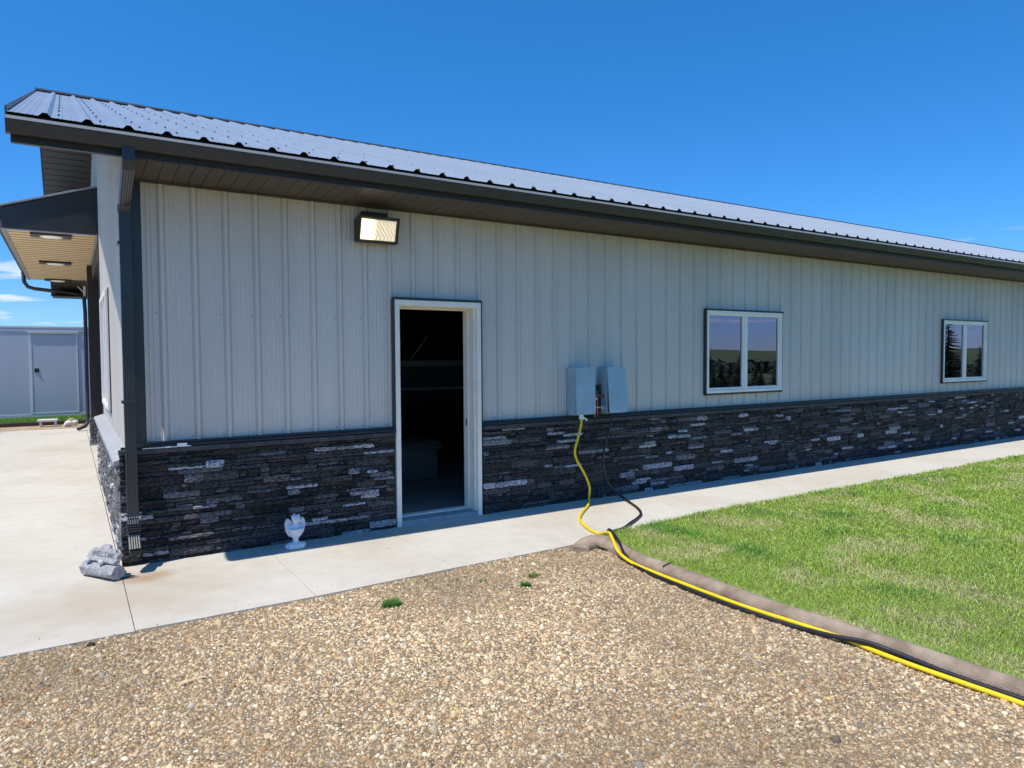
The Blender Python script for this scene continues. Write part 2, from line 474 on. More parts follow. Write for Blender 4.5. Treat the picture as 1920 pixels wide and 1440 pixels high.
# concrete walk and apron: slabs with tooled joints
def slab(g, x0, x1, y0, y1, y0b=None, gap=0.002, top=0.0):
    y0b = y0 if y0b is None else y0b
    a, b = x0 + gap, x1 - gap
    g.hexa([(a, y0 + gap, -.12), (b, y0b + gap, -.12), (b, y1 - gap, -.12), (a, y1 - gap, -.12),
            (a, y0 + gap, top), (b, y0b + gap, top), (b, y1 - gap, top), (a, y1 - gap, top)])
g = MB()
js = [-0.108, 0.946, 2.005, 3.07, 4.6]
yb = {-.108: -1.488, .946: -1.488, 2.005: -1.445, 3.07: -1.43, 4.6: -1.27}
for a, b in zip(js[:-1], js[1:]): slab(g, a, b, yb[a], 0.02, yb[b])
x = 4.6
while x < XE:
    slab(g, x, x + 1.52, -1.26, 0.02); x += 1.52
g.box(-.1, XE, -1.2, -.01, -.1, -.006)
tag(g.build('walkway', 'concrete', bevel=0.0025), kind='structure')
g = MB()
for x0, x1 in ((-8.1, -4.1), (-4.1, -.108)):
    for y0, y1 in ((-1.50, 2.95), (2.95, 5.9), (5.9, 8.55), (8.55, 12.7)): slab(g, x0, x1, y0, y1)
g.box(-8, -.12, -1.45, 12.6, -.1, -.006)
g.box(-.108 + .004, 0.1, 0.03, 12.7, -.12, 0)
tag(g.build('concrete_apron', 'concrete', bevel=0.0025), kind='structure')
g = MB(); g.box(-12, 6, 12.7, 14.05, -.15, -.01)
tag(g.build('dirt_strip', 'dirt'), kind='structure')
# rear lawn, a low bank held by dark timber
g = MB(); g.box(-20, 12, 14.12, 40, -.2, .06)
tag(g.build('rear_lawn', 'lawnbase'), kind='structure')
g = MB(); g.box(-12, -1.8, 14.02, 14.14, -.05, .085); g.box(-1.79, 3, 14.02, 14.14, -.05, .08)
tag(g.build('timber_edging', 'timber', bevel=.01), 'dark timber edging along the grass bank behind the concrete apron', 'edging')

# curb: rounded concrete landscape edging running away from the walk
g = MB()
CY = [-10, -6, -4.6, -3.9, -3.3, -2.6, -2.1, -1.9, -1.6]; CX = [3.55, 3.36, 3.300, 3.272, 3.222, 3.248, 3.252, 3.29, 3.370]
def curb_x(y): return float(np.interp(y, CY, CX))
prof = [(-.066, -.04), (-.066, .004), (-.062, .024), (-.048, .046), (-.028, .058), (-.004, .062), (.016, .058), (.027, .045), (.030, -.04)]
path = [(3.06, -1.56, 0.35), (3.11, -1.52, .65), (3.19, -1.49, .95), (3.27, -1.485, 1.1), (3.335, -1.52, 1.15), (3.370, -1.60, 1.1)]
path += [(curb_x(y), y, 1) for y in np.arange(-1.72, -9.5, -.12)]
P = [Vector((a, b, 0)) for a, b, _ in path]
for i, (a, b, s_) in enumerate(path):
    d = (P[min(i + 1, len(P) - 1)] - P[max(i - 1, 0)]).normalized()
    nrm = Vector((-d.y, d.x, 0))
    for u, z in prof:
        u = u * (1.5 if i < 4 else 1.35 if i < 6 else 1.15 if i < 8 else 1)
        w = 1 + .05 * mn.noise(Vector((a * 5, b * 5, z * 20)))
        g.v.append((a + nrm.x * u * w, b + nrm.y * u * w, (z if z > 0 else z) * (s_ if z > 0 else 1) + .004 * mn.noise(Vector((a * 3, b * 3, 0)))))
k = len(prof)
g.f = [(i * k + j, i * k + j + 1, (i + 1) * k + j + 1, (i + 1) * k + j) for i in range(len(path) - 1) for j in range(k - 1)]
g.f += [tuple(range(k))]
g.mi = [0] * len(g.f)
tag(g.build('curb', 'curb', auto=50), kind='structure')

# ------------------------------------------------------------------ gravel pebbles (stuff)
rng = np.random.default_rng(3)
def make_pebbles():
    def region(n, x0, x1, y0, y1):
        return np.stack([rng.uniform(x0, x1, n), rng.uniform(y0, y1, n)], 1)
    p = region(460000, -3.6, 3.25, -5.6, -1.43)
    d = np.hypot(p[:, 0] - cam_loc.x, p[:, 1] - cam_loc.y)
    # inside (or just outside) the view wedge
    ang = np.arctan2(p[:, 0] - cam_loc.x, p[:, 1] - cam_loc.y) - yaw
    keep = (np.abs(ang) < 0.86) & (d > 1.5)
    p, d = p[keep], d[keep]
    size = rng.lognormal(np.log(0.0048), 0.42, len(p)).clip(.0022, .016)
    size = np.where(rng.random(len(p)) < .015, size * 1.7, size)
    # fewer, slightly larger stones at a distance
    pk = np.clip((2.6 / d) ** .8, .45, 1)
    keep = rng.random(len(p)) < pk * 1.0
    p, d, size = p[keep], d[keep], size[keep] * (1 + .07 * np.clip(d[keep] - 3, 0, 3))
    edge = -1.488 + np.interp(p[:, 0], [.9, 2, 3.1], [0, .043, .058])
    keep = p[:, 1] < edge + .012 * rng.normal(size=len(p)) - .01
    keep &= p[:, 0] < np.interp(p[:, 1], CY, CX) - .058
    keep &= ~((p[:, 0] > 3.02) & (p[:, 1] > -1.60))
    p, size = p[keep], size[keep]
    # a few stones kicked onto the slab
    q = region(420, -3.4, 3.0, -1.48, -.55)
    q = q[rng.random(len(q)) < np.exp(-(q[:, 1] + 1.48) * 7) * .8 + .06]
    spill = len(q)
    p = np.concatenate([p, q]); size = np.concatenate([size, rng.uniform(.0025, .006, spill)])
    n = len(p)
    print('pebbles', n)
    spz = np.zeros(n, bool); spz[-spill:] = True
    A = 6
    th = np.linspace(0, 2 * PI, A, endpoint=False)
    rot = rng.uniform(0, 2 * PI, n); el = rng.uniform(.6, 1, n); hh = size * rng.uniform(.45, .95, n)
    V = np.zeros((n, 13, 3), np.float32)
    z0 = np.array([grav_z(float(a), float(b)) for a, b in p]) - .0025 + rng.uniform(-.002, .0035, n)
    z0 = np.where(spz, -.0005, z0)
    jit = rng.uniform(.78, 1.18, (n, A))
    tx, ty = rng.normal(0, .25, n), rng.normal(0, .25, n)
    for k in range(A):
        for j, (rr, zz) in enumerate(((1.0, 0.0), (.82, .72))):
            a = rr * size * jit[:, k] * np.cos(th[k]); b = rr * size * el * jit[:, k] * np.sin(th[k])
            x = a * np.cos(rot) - b * np.sin(rot); y = a * np.sin(rot) + b * np.cos(rot)
            V[:, j * A + k, 0] = p[:, 0] + x; V[:, j * A + k, 1] = p[:, 1] + y
            V[:, j * A + k, 2] = z0 + hh * zz + (x * tx + y * ty if j else 0)
    V[:, 12, 0] = p[:, 0] + size * tx * .2; V[:, 12, 1] = p[:, 1] + size * ty * .2; V[:, 12, 2] = z0 + hh
    base = np.arange(n)[:, None] * 13
    q = []
    for k in range(A):
        k2 = (k + 1) % A
        q.append(np.stack([k + 0 * base[:, 0], k2 + 0 * base[:, 0], A + k2 + 0 * base[:, 0]], 1) + base)
        q.append(np.stack([k + 0 * base[:, 0], A + k2 + 0 * base[:, 0], A + k + 0 * base[:, 0]], 1) + base)
        q.append(np.stack([A + k + 0 * base[:, 0], A + k2 + 0 * base[:, 0], 12 + 0 * base[:, 0]], 1) + base)
    Fq = np.concatenate(q, 0)
    pal = np.array([(.56, .43, .29), (.66, .53, .38), (.46, .33, .21), (.36, .25, .155), (.74, .64, .50), (.78, .72, .62), (.30, .27, .25),
                    (.21, .185, .165), (.50, .27, .14), (.60, .47, .22), (.44, .405, .36), (.60, .48, .36), (.50, .37, .26)])
    w = np.array([18, 16, 13, 8, 10, 5, 4, 3, 3, 3, 4, 12, 12.]); w /= w.sum()
    ci = rng.choice(len(pal), n, p=w)
    # sandy and washed patches
    pt = np.array([mn.noise(Vector((float(x) * 1.4, float(y) * 1.4, 9.))) for x, y in p])
    pt2 = np.array([mn.noise(Vector((float(x) * .55, float(y) * .55, 3.))) for x, y in p])
    col = pal[ci] * (rng.uniform(.70, 1.18, (n, 1)) * (1 + .30 * pt[:, None] + .28 * pt2[:, None]))
    col = np.clip((col ** 1.06) * np.array([.97, .93, .79]), 0.015, .85)
    colv = np.repeat(col, 13, 0)
    o = np_mesh('gravel', V.reshape(-1, 3), Fq, MT['pebble'], colv, smooth=True)
    return tag(o, 'tan and grey pea gravel spread in front of the concrete walk', 'gravel', kind='stuff')
make_pebbles()

# a few pebbles washed up to the curb foot are part of the gravel; grass blades (stuff)
def blades(name, p, h, wdt, col, zf, lean=0.5):
    n = len(p)
    a = rng.uniform(0, 2 * PI, n); ln = rng.uniform(0.1, lean, n) * 1.3
    dx, dy = np.cos(a), np.sin(a); px, py = -dy, dx
    V = np.zeros((n, 5, 3), np.float32)
    z0 = zf
    for j, (t, ww) in enumerate(((0, 1.0), (.55, .75))):
        off = ln * h * t * t
        for s_, sg in ((0, -1), (1, 1)):
            V[:, j * 2 + s_, 0] = p[:, 0] + dx * off + px * wdt * ww * sg
            V[:, j * 2 + s_, 1] = p[:, 1] + dy * off + py * wdt * ww * sg
            V[:, j * 2 + s_, 2] = z0 + h * t
    off = ln * h
    V[:, 4, 0] = p[:, 0] + dx * off; V[:, 4, 1] = p[:, 1] + dy * off; V[:, 4, 2] = z0 + h * (1 - .25 * ln)
    b = np.arange(n)[:, None] * 5
    F_ = np.concatenate([np.array([[0, 1, 3]]) + b, np.array([[0, 3, 2]]) + b, np.array([[2, 3, 4]]) + b], 0)
    return np_mesh(name, V.reshape(-1, 3), F_, MT['grass'], np.repeat(col, 5, 0))

def grass():
    n = 900000
    u = rng.random(n)
    x = 3.21 + (16.79) * u ** 1.7
    y = rng.uniform(-6.2, -1.215, n)
    p = np.stack([x, y], 1)
    d = np.hypot(x - cam_loc.x, y - cam_loc.y)
    ang = np.arctan2(x - cam_loc.x, y - cam_loc.y)
    keep = (ang < yaw + .76)
    p, d = p[keep], d[keep]
    # ragged outline along walk and curb
    wv = np.array([mn.noise(Vector((float(a) * 3.1, 0., 0.))) for a in p[:, 0]])
    edge = np.interp(p[:, 0], [3.3, 3.6, 5, 12], [-1.40, -1.34, -1.235, -1.235]) + .02 * wv
    cx = np.interp(p[:, 1], CY, CX) + .10
    wv2 = np.array([mn.noise(Vector((0., float(b) * 4., 7.))) for b in p[:, 1]])
    keep = (p[:, 1] < edge) & (p[:, 0] > cx - .075 + .018 * wv2)
    p, d = p[keep], d[keep]
    n = len(p); print('blades', n)
    edge = np.interp(p[:, 0], [3.3, 3.6, 5, 12], [-1.40, -1.34, -1.235, -1.235])
    cxx = np.interp(p[:, 1], CY, CX) + .03
    ed = np.minimum(edge - p[:, 1], p[:, 0] - cxx)
    n1 = np.array([mn.fractal(Vector((float(a) * 1.5, float(b) * 1.5, 0.)), 1, 2, 3) for a, b in p])
    n2 = np.array([mn.noise(Vector((float(a) * 2.3, float(b) * 2.3, 5.))) for a, b in p])
    h = rng.uniform(.016, .042, n) * (1 + .35 * n2) * (1 + .5 * np.clip(1 - ed / .08, 0, 1))
    h *= np.where(rng.random(n) < .012, 1.8, 1)
    green = np.array([.27, .47, .05]); green2 = np.array([.54, .66, .14]); dry = np.array([.84, .74, .38]); dark = np.array([.12, .32, .04])
    t = rng.random((n, 1))
    col = green * (1 - t) + green2 * t
    dm = np.clip((n1 - .08) * 1.4 + .17, .08, .58)[:, None] > rng.random((n, 1))
    col = np.where(dm, dry * rng.uniform(.7, 1.15, (n, 1)), col)
    km = (np.clip((n2 - .2) * 2, 0, .8)[:, None] + .45 * np.clip(1 - ed / .05, 0, 1)[:, None]) > rng.random((n, 1))
    col = np.where(km & ~dm, dark * rng.uniform(.8, 1.5, (n, 1)), col)
    col = np.clip(col * rng.choice([.5, .8, 1.05, 1.3], (n, 1)), 0, .9)
    zf = np.full(n, .002)
    w = .0013 + .00035 * np.clip(np.hypot(p[:, 0] - cam_loc.x, p[:, 1] - cam_loc.y) - 4, 0, 8)
    o = blades('grass', p, h, w, col, zf, 1.15)
    return tag(o, 'short patchy green and straw coloured lawn grass right of the curb', 'grass', kind='stuff')
grass()

# rear grass strip seen under the trailer
n = 26000
p = np.stack([rng.uniform(-4.2, .6, n), rng.uniform(14.16, 16.4, n)], 1)
t = rng.random((n, 1))
o = blades('grass', p, rng.uniform(.03, .075, n), np.full(n, .006), np.array([.10, .24, .03]) * (1 - t) + np.array([.2, .36, .06]) * t, np.full(n, .06), .7)
tag(o, 'bright green grass bank in front of the grey trailer', 'grass', kind='stuff')

# weeds growing in the gravel
def weed(x, y, r, n, h, label, yel=0):
    a = rng.uniform(0, 2 * PI, n); rr = r * np.sqrt(rng.random(n))
    p = np.stack([x + rr * np.cos(a), y + rr * np.sin(a) * .7], 1)
    t = rng.random((n, 1))
    c = np.array([.06, .20, .03]) * (1 - t) + np.array([.17, .34, .06]) * t
    if yel: c = np.where(rng.random((n, 1)) < .5, np.array([.42, .38, .12]), c)
    o = blades('weed', p, rng.uniform(.4, 1, n) * h, np.full(n, .0022), c, np.full(n, -.012), 1.2)
    tag(o, label, 'weed', 'weeds sprouting in the gravel')
weed(1.308, -1.90, .062, 420, .05, 'dense green grass tuft alone in the gravel, leftmost and largest of the weeds')
weed(2.234, -2.05, .035, 130, .045, 'small green weed in the gravel, the lower of the pair near the yellow hose')
weed(2.395, -1.91, .045, 100, .04, 'sparse yellowish weed in the gravel just above the small green one', 1)
weed(2.03, -1.80, .03, 40, .025, 'faint tiny sprout in the gravel between the dense tuft and the walk', 1)
# ------------------------------------------------------------------ the building
B = thing('shop_building', 'long grey ribbed metal shop building with dark ledgestone base and charcoal eaves', 'building', (0, 0, 0))

def prof_off(u):
    """ribbed panel profile: height above the flat as a function of the running coordinate"""
    t = (u + 100 * RIB + RIB / 2) % RIB - RIB / 2
    a = abs(t)
    if a < .010: return .022
    if a < .024: return .022 * (1 - (a - .010) / .014)
    for c in (.066, .098):
        if abs(a - c) < .004: return .0042
        if abs(a - c) < .009: return .0042 * (1 - (abs(a - c) - .004) / .005)
    return 0.0
def prof_breaks(u0, u1, extra=()):
    out = {round(u0, 5), round(u1, 5)}
    k0 = int(math.floor(u0 / RIB)) - 1; k1 = int(math.ceil(u1 / RIB)) + 1
    offs = [-.030, -.024, -.010, .010, .024, .030]
    for c in (.066, .098):
        offs += [c - .009, c - .004, c + .004, c + .009, -c - .009, -c - .004, -c + .004, -c + .009]
    for k in range(k0, k1 + 1):
        for o_ in offs:
            u = k * RIB + o_
            if u0 < u < u1: out.add(round(u, 5))
    for e in extra:
        if u0 < e < u1: out.add(round(e, 5))
    return sorted(out)

def ribbed(g, u0, u1, zlo, zhi, openings, place):
    """vertical ribbed sheet; openings: (ua, ub, za, zb); place(u, off, z) -> xyz"""
    ex = [a for o_ in openings for a in o_[:2]]
    br = prof_breaks(u0, u1, ex)
    for a, b in zip(br[:-1], br[1:]):
        mid = (a + b) / 2
        spans = [(zlo(mid), None)]
        cuts = sorted([(o_[2], o_[3]) for o_ in openings if o_[0] - 1e-6 < mid < o_[1] + 1e-6])
        segs = []; z = None
        lo_ = 'lo'
        for za, zb in cuts:
            segs.append((lo_, za)); lo_ = zb
        segs.append((lo_, 'hi'))
        for s0, s1 in segs:
            v = []
            for u, which in ((a, s0), (b, s0), (b, s1), (a, s1)):
                z = zlo(u) if which == 'lo' else zhi(u) if which == 'hi' else which
                v.append(place(u, prof_off(u), z))
            if abs(v[0][2] - v[3][2]) > 1e-4 or abs(v[1][2] - v[2][2]) > 1e-4:
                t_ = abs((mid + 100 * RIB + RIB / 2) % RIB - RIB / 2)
                k_ = .68 if .024 < t_ < .030 else .93 if .010 < t_ < .024 else 1.0   # shade painted into the siding colour at rib feet and sides
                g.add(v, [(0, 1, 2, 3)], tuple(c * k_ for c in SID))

Z0, ZT = 0.90, 2.935
win1 = (6.262, 7.712, 1.098, 2.128)
win2 = (11.955, 13.45, 1.098, 2.132)
door = (2.13, 3.045, -.05, 2.105)
g = MB()
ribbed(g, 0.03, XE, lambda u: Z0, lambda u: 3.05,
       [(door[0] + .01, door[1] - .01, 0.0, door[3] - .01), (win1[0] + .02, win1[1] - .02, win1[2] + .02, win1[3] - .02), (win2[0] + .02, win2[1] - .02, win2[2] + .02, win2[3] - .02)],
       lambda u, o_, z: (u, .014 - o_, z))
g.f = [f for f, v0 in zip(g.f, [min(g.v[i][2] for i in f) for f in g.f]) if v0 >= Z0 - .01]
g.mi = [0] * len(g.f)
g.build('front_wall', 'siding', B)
SL = 0.337
def zroof(y): return 3.135 + SL * ((y + .62) if y <= 6 else (12.62 - y))
# gable wall towards the drive
gw = MB()
gwin = (2.90, 4.50, 1.0, 2.34)
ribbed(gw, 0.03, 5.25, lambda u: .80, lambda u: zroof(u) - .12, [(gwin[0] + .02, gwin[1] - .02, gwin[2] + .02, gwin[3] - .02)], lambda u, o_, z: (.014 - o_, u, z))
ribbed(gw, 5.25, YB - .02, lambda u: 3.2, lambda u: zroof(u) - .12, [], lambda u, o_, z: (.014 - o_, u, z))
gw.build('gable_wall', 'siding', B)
# back, far end wall and the dark inner lining
g = MB()
g.col = SID
g.box(.03, XE, YB - .02, YB, 0, 3.05)
g.prism([(0.05, 0), (YB - .03, 0), (YB - .03, zroof(YB) - .1), (6, zroof(6) - .12), (0.05, zroof(0) - .1)], 0, XE, XE + .03)
g.build('rear_wall', 'siding', B)
g = MB()
def inner(y0, y1):
    # lining boards with holes for door and windows
    cuts = [door, win1, win2]
    xs = sorted({.2, XE - .05} | {c[0] for c in cuts} | {c[1] for c in cuts})
    for a, b in zip(xs[:-1], xs[1:]):
        m_ = (a + b) / 2; o_ = [c for c in cuts if c[0] < m_ < c[1]]
        if not o_: g.box(a, b, y0, y1, -.01, 3.0)
        else:
            c = o_[0]
            if c[2] > 0: g.box(a, b, y0, y1, -.01, c[2])
            g.box(a, b, y0, y1, c[3], 3.0)
inner(.155, .175)
g.box(.17, .19, .19, 2.88, 0, 3); g.box(.17, .19, 4.52, 11.9, 0, 3); g.box(.17, .19, 2.88, 4.52, 0, .98); g.box(.17, .19, 2.88, 4.52, 2.36, 3)
g.box(.2, XE - .1, 11.86, 11.9, 0, 3); g.box(9.5, 9.54, .2, 11.8, 0, 3)
g.box(.2, XE - .1, .2, 11.84, 3.0, 3.02)
g.build('inner_lining', 'dark_in', B)
g = MB(); g.box(.1, XE - .1, 0.05, 11.9, -.06, .035)
g.build('shop_floor', 'floor_in', B)

# ---- ledgestone veneer
def stone_color():
    r = R.random()
    if r < .12:
        k = R.uniform(.18, .46); return (k * .95, k * .93, k * 1.02)
    if r < .27:
        k = R.uniform(.07, .14); return (k, k * .98, k * 1.05)
    if r < .34:
        k = R.uniform(.06, .10); return (k * 1.12, k * .97, k * .92)
    k = R.uniform(.020, .060); return (k * 1.04, k, k * 1.0)
def veneer(g, u0, u1, z0, z1, place, fine=True, seed=0):
    """rows of thin split stones with ragged faces"""
    z = z0; ri = 0
    while z < z1 - .012:
        h = R.choice([.026, .031, .036, .042, .05, .06, .072])
        if z + h > z1 - .02: h = z1 - z
        u = u0 - R.uniform(0, .1) * 0
        while u < u1 - 1e-6:
            l = R.choice([.07, .10, .14, .18, .22, .27, .33])
            if u + l > u1 - .05: l = u1 - u
            # tall stones break into two thin ones now and then
            parts = [(z, z + h)]
            if h > .045 and R.random() < .35: parts = [(z, z + h * .45), (z + h * .45, z + h)]
            for a, b in parts:
                c = stone_color()
                if c[0] > .15 and (l < .09 or b - a > .062): c = tuple(k * .16 for k in c)
                dep = R.uniform(.006, .034) + (.008 if c[0] > .15 else 0)
                nu = max(2, int(l / (.022 if fine else .05))); nv = 3 if fine else 2
                gp = .0016; vs = []; sd_ = R.uniform(0, 99); tilt = R.uniform(-.006, .006)
                for j in range(nv + 1):
                    for i in range(nu + 1):
                        fu, fv = i / nu, j / nv
                        uu = u + gp + (l - 2 * gp) * fu; zz = a + gp + (b - a - 2 * gp) * fv
                        edge = i in (0, nu) or j in (0, nv)
                        nz = mn.noise(Vector((uu * 26, zz * 46, sd_))) * .008 + mn.noise(Vector((uu * 80, zz * 90, sd_))) * .004
                        d_ = dep + nz + tilt * (fv - .5) - (.006 if edge else 0)
                        zz += (.0035 * mn.noise(Vector((uu * 22, sd_, j)))) * (1 if j in (0, nv) else .3)
                        if i in (0, nu): zz = (a + b) / 2 + (zz - (a + b) / 2) * .80
                        elif i in (1, nu - 1) and nu > 3: zz = (a + b) / 2 + (zz - (a + b) / 2) * .96
                        if i in (0, nu): uu += .003 * mn.noise(Vector((zz * 50, sd_, 2)))
                        vs.append(place(uu, max(.001, d_), zz))
                fs = [(j * (nu + 1) + i, j * (nu + 1) + i + 1, (j + 1) * (nu + 1) + i + 1, (j + 1) * (nu + 1) + i) for j in range(nv) for i in range(nu)]
                # sides back to the wall
                ring = [i for i in range(nu + 1)] + [j * (nu + 1) + nu for j in range(1, nv + 1)] + [nv * (nu + 1) + i for i in range(nu - 1, -1, -1)] + [j * (nu + 1) for j in range(nv - 1, 0, -1)]
                nb = len(vs)
                for idx in ring:
                    i, j = idx % (nu + 1), idx // (nu + 1)
                    vs.append(place(u + gp + (l - 2 * gp) * i / nu, -.012, a + gp + (b - a - 2 * gp) * j / nv))
                m_ = len(ring)
                fs += [(ring[q], nb + q, nb + (q + 1) % m_, ring[(q + 1) % m_]) for q in range(m_)]
                g.add(vs, fs, c)
            u += l
        z += h; ri += 1
g = MB()
pl = lambda u, d, z: (u, -.030 - d, z)
veneer(g, -.095, 2.115, -.01, .845, pl)
veneer(g, 3.058, 8.0, -.01, .845, pl)
veneer(g, 8.0, 22.0, -.01, .845, pl, fine=False)
for a, b in ((-.08, 2.115), (3.058, XE)): g.box(a, b, -.038, .01, -.01, .9, (.012, .012, .012))
g.build('stone_veneer', 'stone', B)
veneers = []
g = MB()
veneer(g, -.04, 5.2, -.01, .735, lambda u, d, z: (-.068 - d, u, z))
g.box(-.075, 0.0, -.02, 5.2, -.01, .74, (.03, .03, .03))
g.col = None
veneers.append(g)
g = MB()
veneer(g, 8.72, 9.02, -.01, .50, lambda u, d, z: (-.085 - d, u, z))
veneer(g, -.112, .10, -.01, .50, lambda u, d, z: (u, 8.735 - d * .5, z))
g.box(-.09, .10, 8.74, 9.0, -.01, .5, (.03, .03, .03))
veneers.append(g)
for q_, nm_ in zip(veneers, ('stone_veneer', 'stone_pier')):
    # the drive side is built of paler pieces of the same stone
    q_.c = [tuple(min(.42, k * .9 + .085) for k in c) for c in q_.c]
    q_.build(nm_, 'stone', B)

# stone cap course and metal ledge flashing on the front
for ua, ub in ((-.1, 2.112), (3.06, 24)):
    g = MB(); u = ua
    while u < ub - .01:
        b = min(u + R.uniform(.36, .44), ub)
        g.box(u + .001, b - .001, -.082 - R.uniform(0, .004), -.02, .848, .886)
        u = b
    g.box(ua, ub, -.078, -.02, .85, .882)
    g.build('stone_cap', 'stonecap', B, bevel=.004)
g = MB()
for a, b in ((.0, 2.13), (3.045, XE)):
    g.prism([(-.058, .889), (-.062, .892), (-.062, .906), (-.024, .914), (-.024, .931), (.012, .931), (.012, .889)], 0, a, b)
g.build('ledge_flashing', 'charcoal_blue', B)
g = MB(); g.prism([(-.125, .742), (-.125, .775), (.005, .815), (.005, .742)], 1, .18, 5.2)
g.build('stone_ledge', 'ledge', B, bevel=.004)
# foundation line shadow board
g = MB()
# corner trim
g.prism([(-.012, -.016), (.086, -.016), (.086, -.010), (.098, -.002), (.098, .010), (0.02, .010), (0.02, .11), (.0, .11), (-.012, .10)], 2, .80, 2.94)
g.build('corner_trim', 'charcoal_blue', B)
g = MB(); g.box(-.02, .012, 5.18, 5.25, .74, 3.9)
g.build('corner_trim', 'charcoal_blue', B, bevel=.003)

# siding screws: rows of small heads
g = MB()
def screw(g, p, r, d):
    ax = Vector(d); s_ = ax.orthogonal().normalized(); t_ = ax.cross(s_)
    vs = [Vector(p) + (s_ * math.cos(k * PI / 3) + t_ * math.sin(k * PI / 3)) * r for k in range(6)] + [Vector(p) + ax * r * .6]
    g.add(vs, [(k, (k + 1) % 6, 6) for k in range(6)])
k = 0; x = .19
while x < 20:
    for z, jj in ((1.925, .3), (.955, 1)):
        for dx in ((0, .05) if z < 1 else (0,)):
            xx = x + dx
            if door[0] < xx < door[1] or any(w_[0] < xx < w_[1] and z > 1.05 for w_ in (win1, win2)) or (z < 1.5 and 4.1 < xx < 4.86): continue
            screw(g, (xx, .0135 - prof_off(xx), z), .006, (0, -1, 0))
    x += RIB
g.build('siding_screws', 'wscrew', B)['kind'] = 'stuff'

# ---- eave: soffit, fascia, gutter
g = MB(); sp = .1045; x = .0
pts = []
while x < XE:
    # vented soffit boards with a V groove at each seam
    a, b = x, min(x + sp, XE)
    g.add([(a + .003, .0, 2.93), (b - .003, .0, 2.93), (b - .003, -.575, 2.955), (a + .003, -.575, 2.955)], [(0, 1, 2, 3)])
    g.add([(b - .003, .0, 2.93), (b, .0, 2.938), (b, -.575, 2.963), (b - .003, -.575, 2.955)], [(0, 1, 2, 3)])
    g.add([(b, .0, 2.938), (b + .003, .0, 2.93), (b + .003, -.575, 2.955), (b, -.575, 2.963)], [(0, 1, 2, 3)])
    x += sp
g.box(0, XE, -.57, .0, 2.97, 2.975)
g.build('soffit', 'soffit', B)
g = MB(); g.box(.02, XE, -.022, .0, 2.912, 2.934)
g.build('wall_channel', 'soffit', B)
g = MB(); g.box(-.665, XE, -.592, -.575, 2.942, 3.12)
g.build('fascia', 'garage', B)
g = MB(); g.box(-.665, XE, -.604, -.562, 2.938, 2.9415)
g.build('fascia_channel', 'garage', B)
g = MB()
gp = [(-.594, 3.085), (-.594, 2.985), (-.655, 2.982), (-.668, 3.0), (-.674, 3.02), (-.690, 3.04), (-.694, 3.068), (-.688, 3.074), (-.680, 3.070), (-.686, 3.062), (-.684, 3.044), (-.667, 3.024), (-.660, 3.004), (-.65, 2.99), (-.600, 2.992), (-.600, 3.085)]
g.prism(gp, 0, -.683, XE)
for xx in (-.683, XE - .004): g.prism([(-.594, 3.075), (-.594, 2.985), (-.655, 2.982), (-.674, 3.02), (-.690, 3.04), (-.694, 3.07)], 0, xx - .003, xx)
gut = g.build('gutter', 'charcoal', B, auto=35)
g = MB(); g.prism([(-.6985, 3.058), (-.692, 3.0785), (-.682, 3.0785), (-.682, 3.0745), (-.690, 3.0745), (-.6955, 3.058)], 0, -.684, XE)
g.build('gutter_lip', 'lip', gut)

# ---- roof
def roof_sheet():
    g = MB()
    br = []
    k0, k1 = int(-.68 / RIB) - 1, int(XE / RIB) + 1
    H = .024
    def po(x):
        t = (x + .012 + 100 * RIB + RIB / 2) % RIB - RIB / 2; a = abs(t)
        if a < .012: return H
        if a < .035: return H * (1 - (a - .012) / .023)
        for c in (.065, .095):
            if abs(a - c) < .003: return .003
        return 0
    offs = [-.035, -.012, .012, .035]
    for c in (.065, .095): offs += [c - .006, c - .003, c + .003, c + .006, -c - .006, -c - .003, -c + .003, -c + .006]
    xs = {-.68, XE + .3}
    for k in range(k0, k1 + 1):
        for o_ in offs:
            x = k * RIB - .012 + o_
            if -.68 < x < XE + .3: xs.add(round(x, 5))
    xs = sorted(xs)
    for y0, y1 in ((-.648, 6.0), (6.0, 12.65)):
        b = len(g.v)
        for x in xs:
            for y in (y0, y1):
                g.v.append((x, y, zroof(y) + po(x) - (.014 if abs(y - 6) > 5 else .004)))
        g.f += [(b + 2 * i, b + 2 * i + 2, b + 2 * i + 3, b + 2 * i + 1) for i in range(len(xs) - 1)]
    # lower skin gives the sheet thickness and a dark underside
    g.mi = [0] * len(g.f); g.cur = 1
    for y0, y1 in ((-.62, 6.0), (6.0, 12.62)):
        g.add([(-.66, y0, zroof(y0) - .03), (XE + .28, y0, zroof(y0) - .03), (XE + .28, y1, zroof(y1) - .03), (-.66, y1, zroof(y1) - .03)], [(3, 2, 1, 0)])
    return g.build('roof', ['roof', 'charcoal'], B)
roof = roof_sheet()
g = MB()
for sgn in (1,):
    yc, zc = 6.0, zroof(6) + .026
    pr = [(yc - .20, zc - .20 * SL - .012), (yc - .195, zc - .20 * SL + .006), (yc, zc + .016), (yc + .195, zc - .2 * SL + .006), (yc + .20, zc - .2 * SL - .012), (yc + .19, zc - .2 * SL - .002), (yc, zc + .006), (yc - .19, zc - .2 * SL - .002)]
    g.prism(pr, 0, -.70, XE + .32)
g.build('ridge_cap', 'charcoal', roof)
g = MB()
rows = [.0, .62, 1.24, 1.86, 2.48, 3.1, 3.72, 4.34, 4.96, 5.5]
k = 0; x = -.6
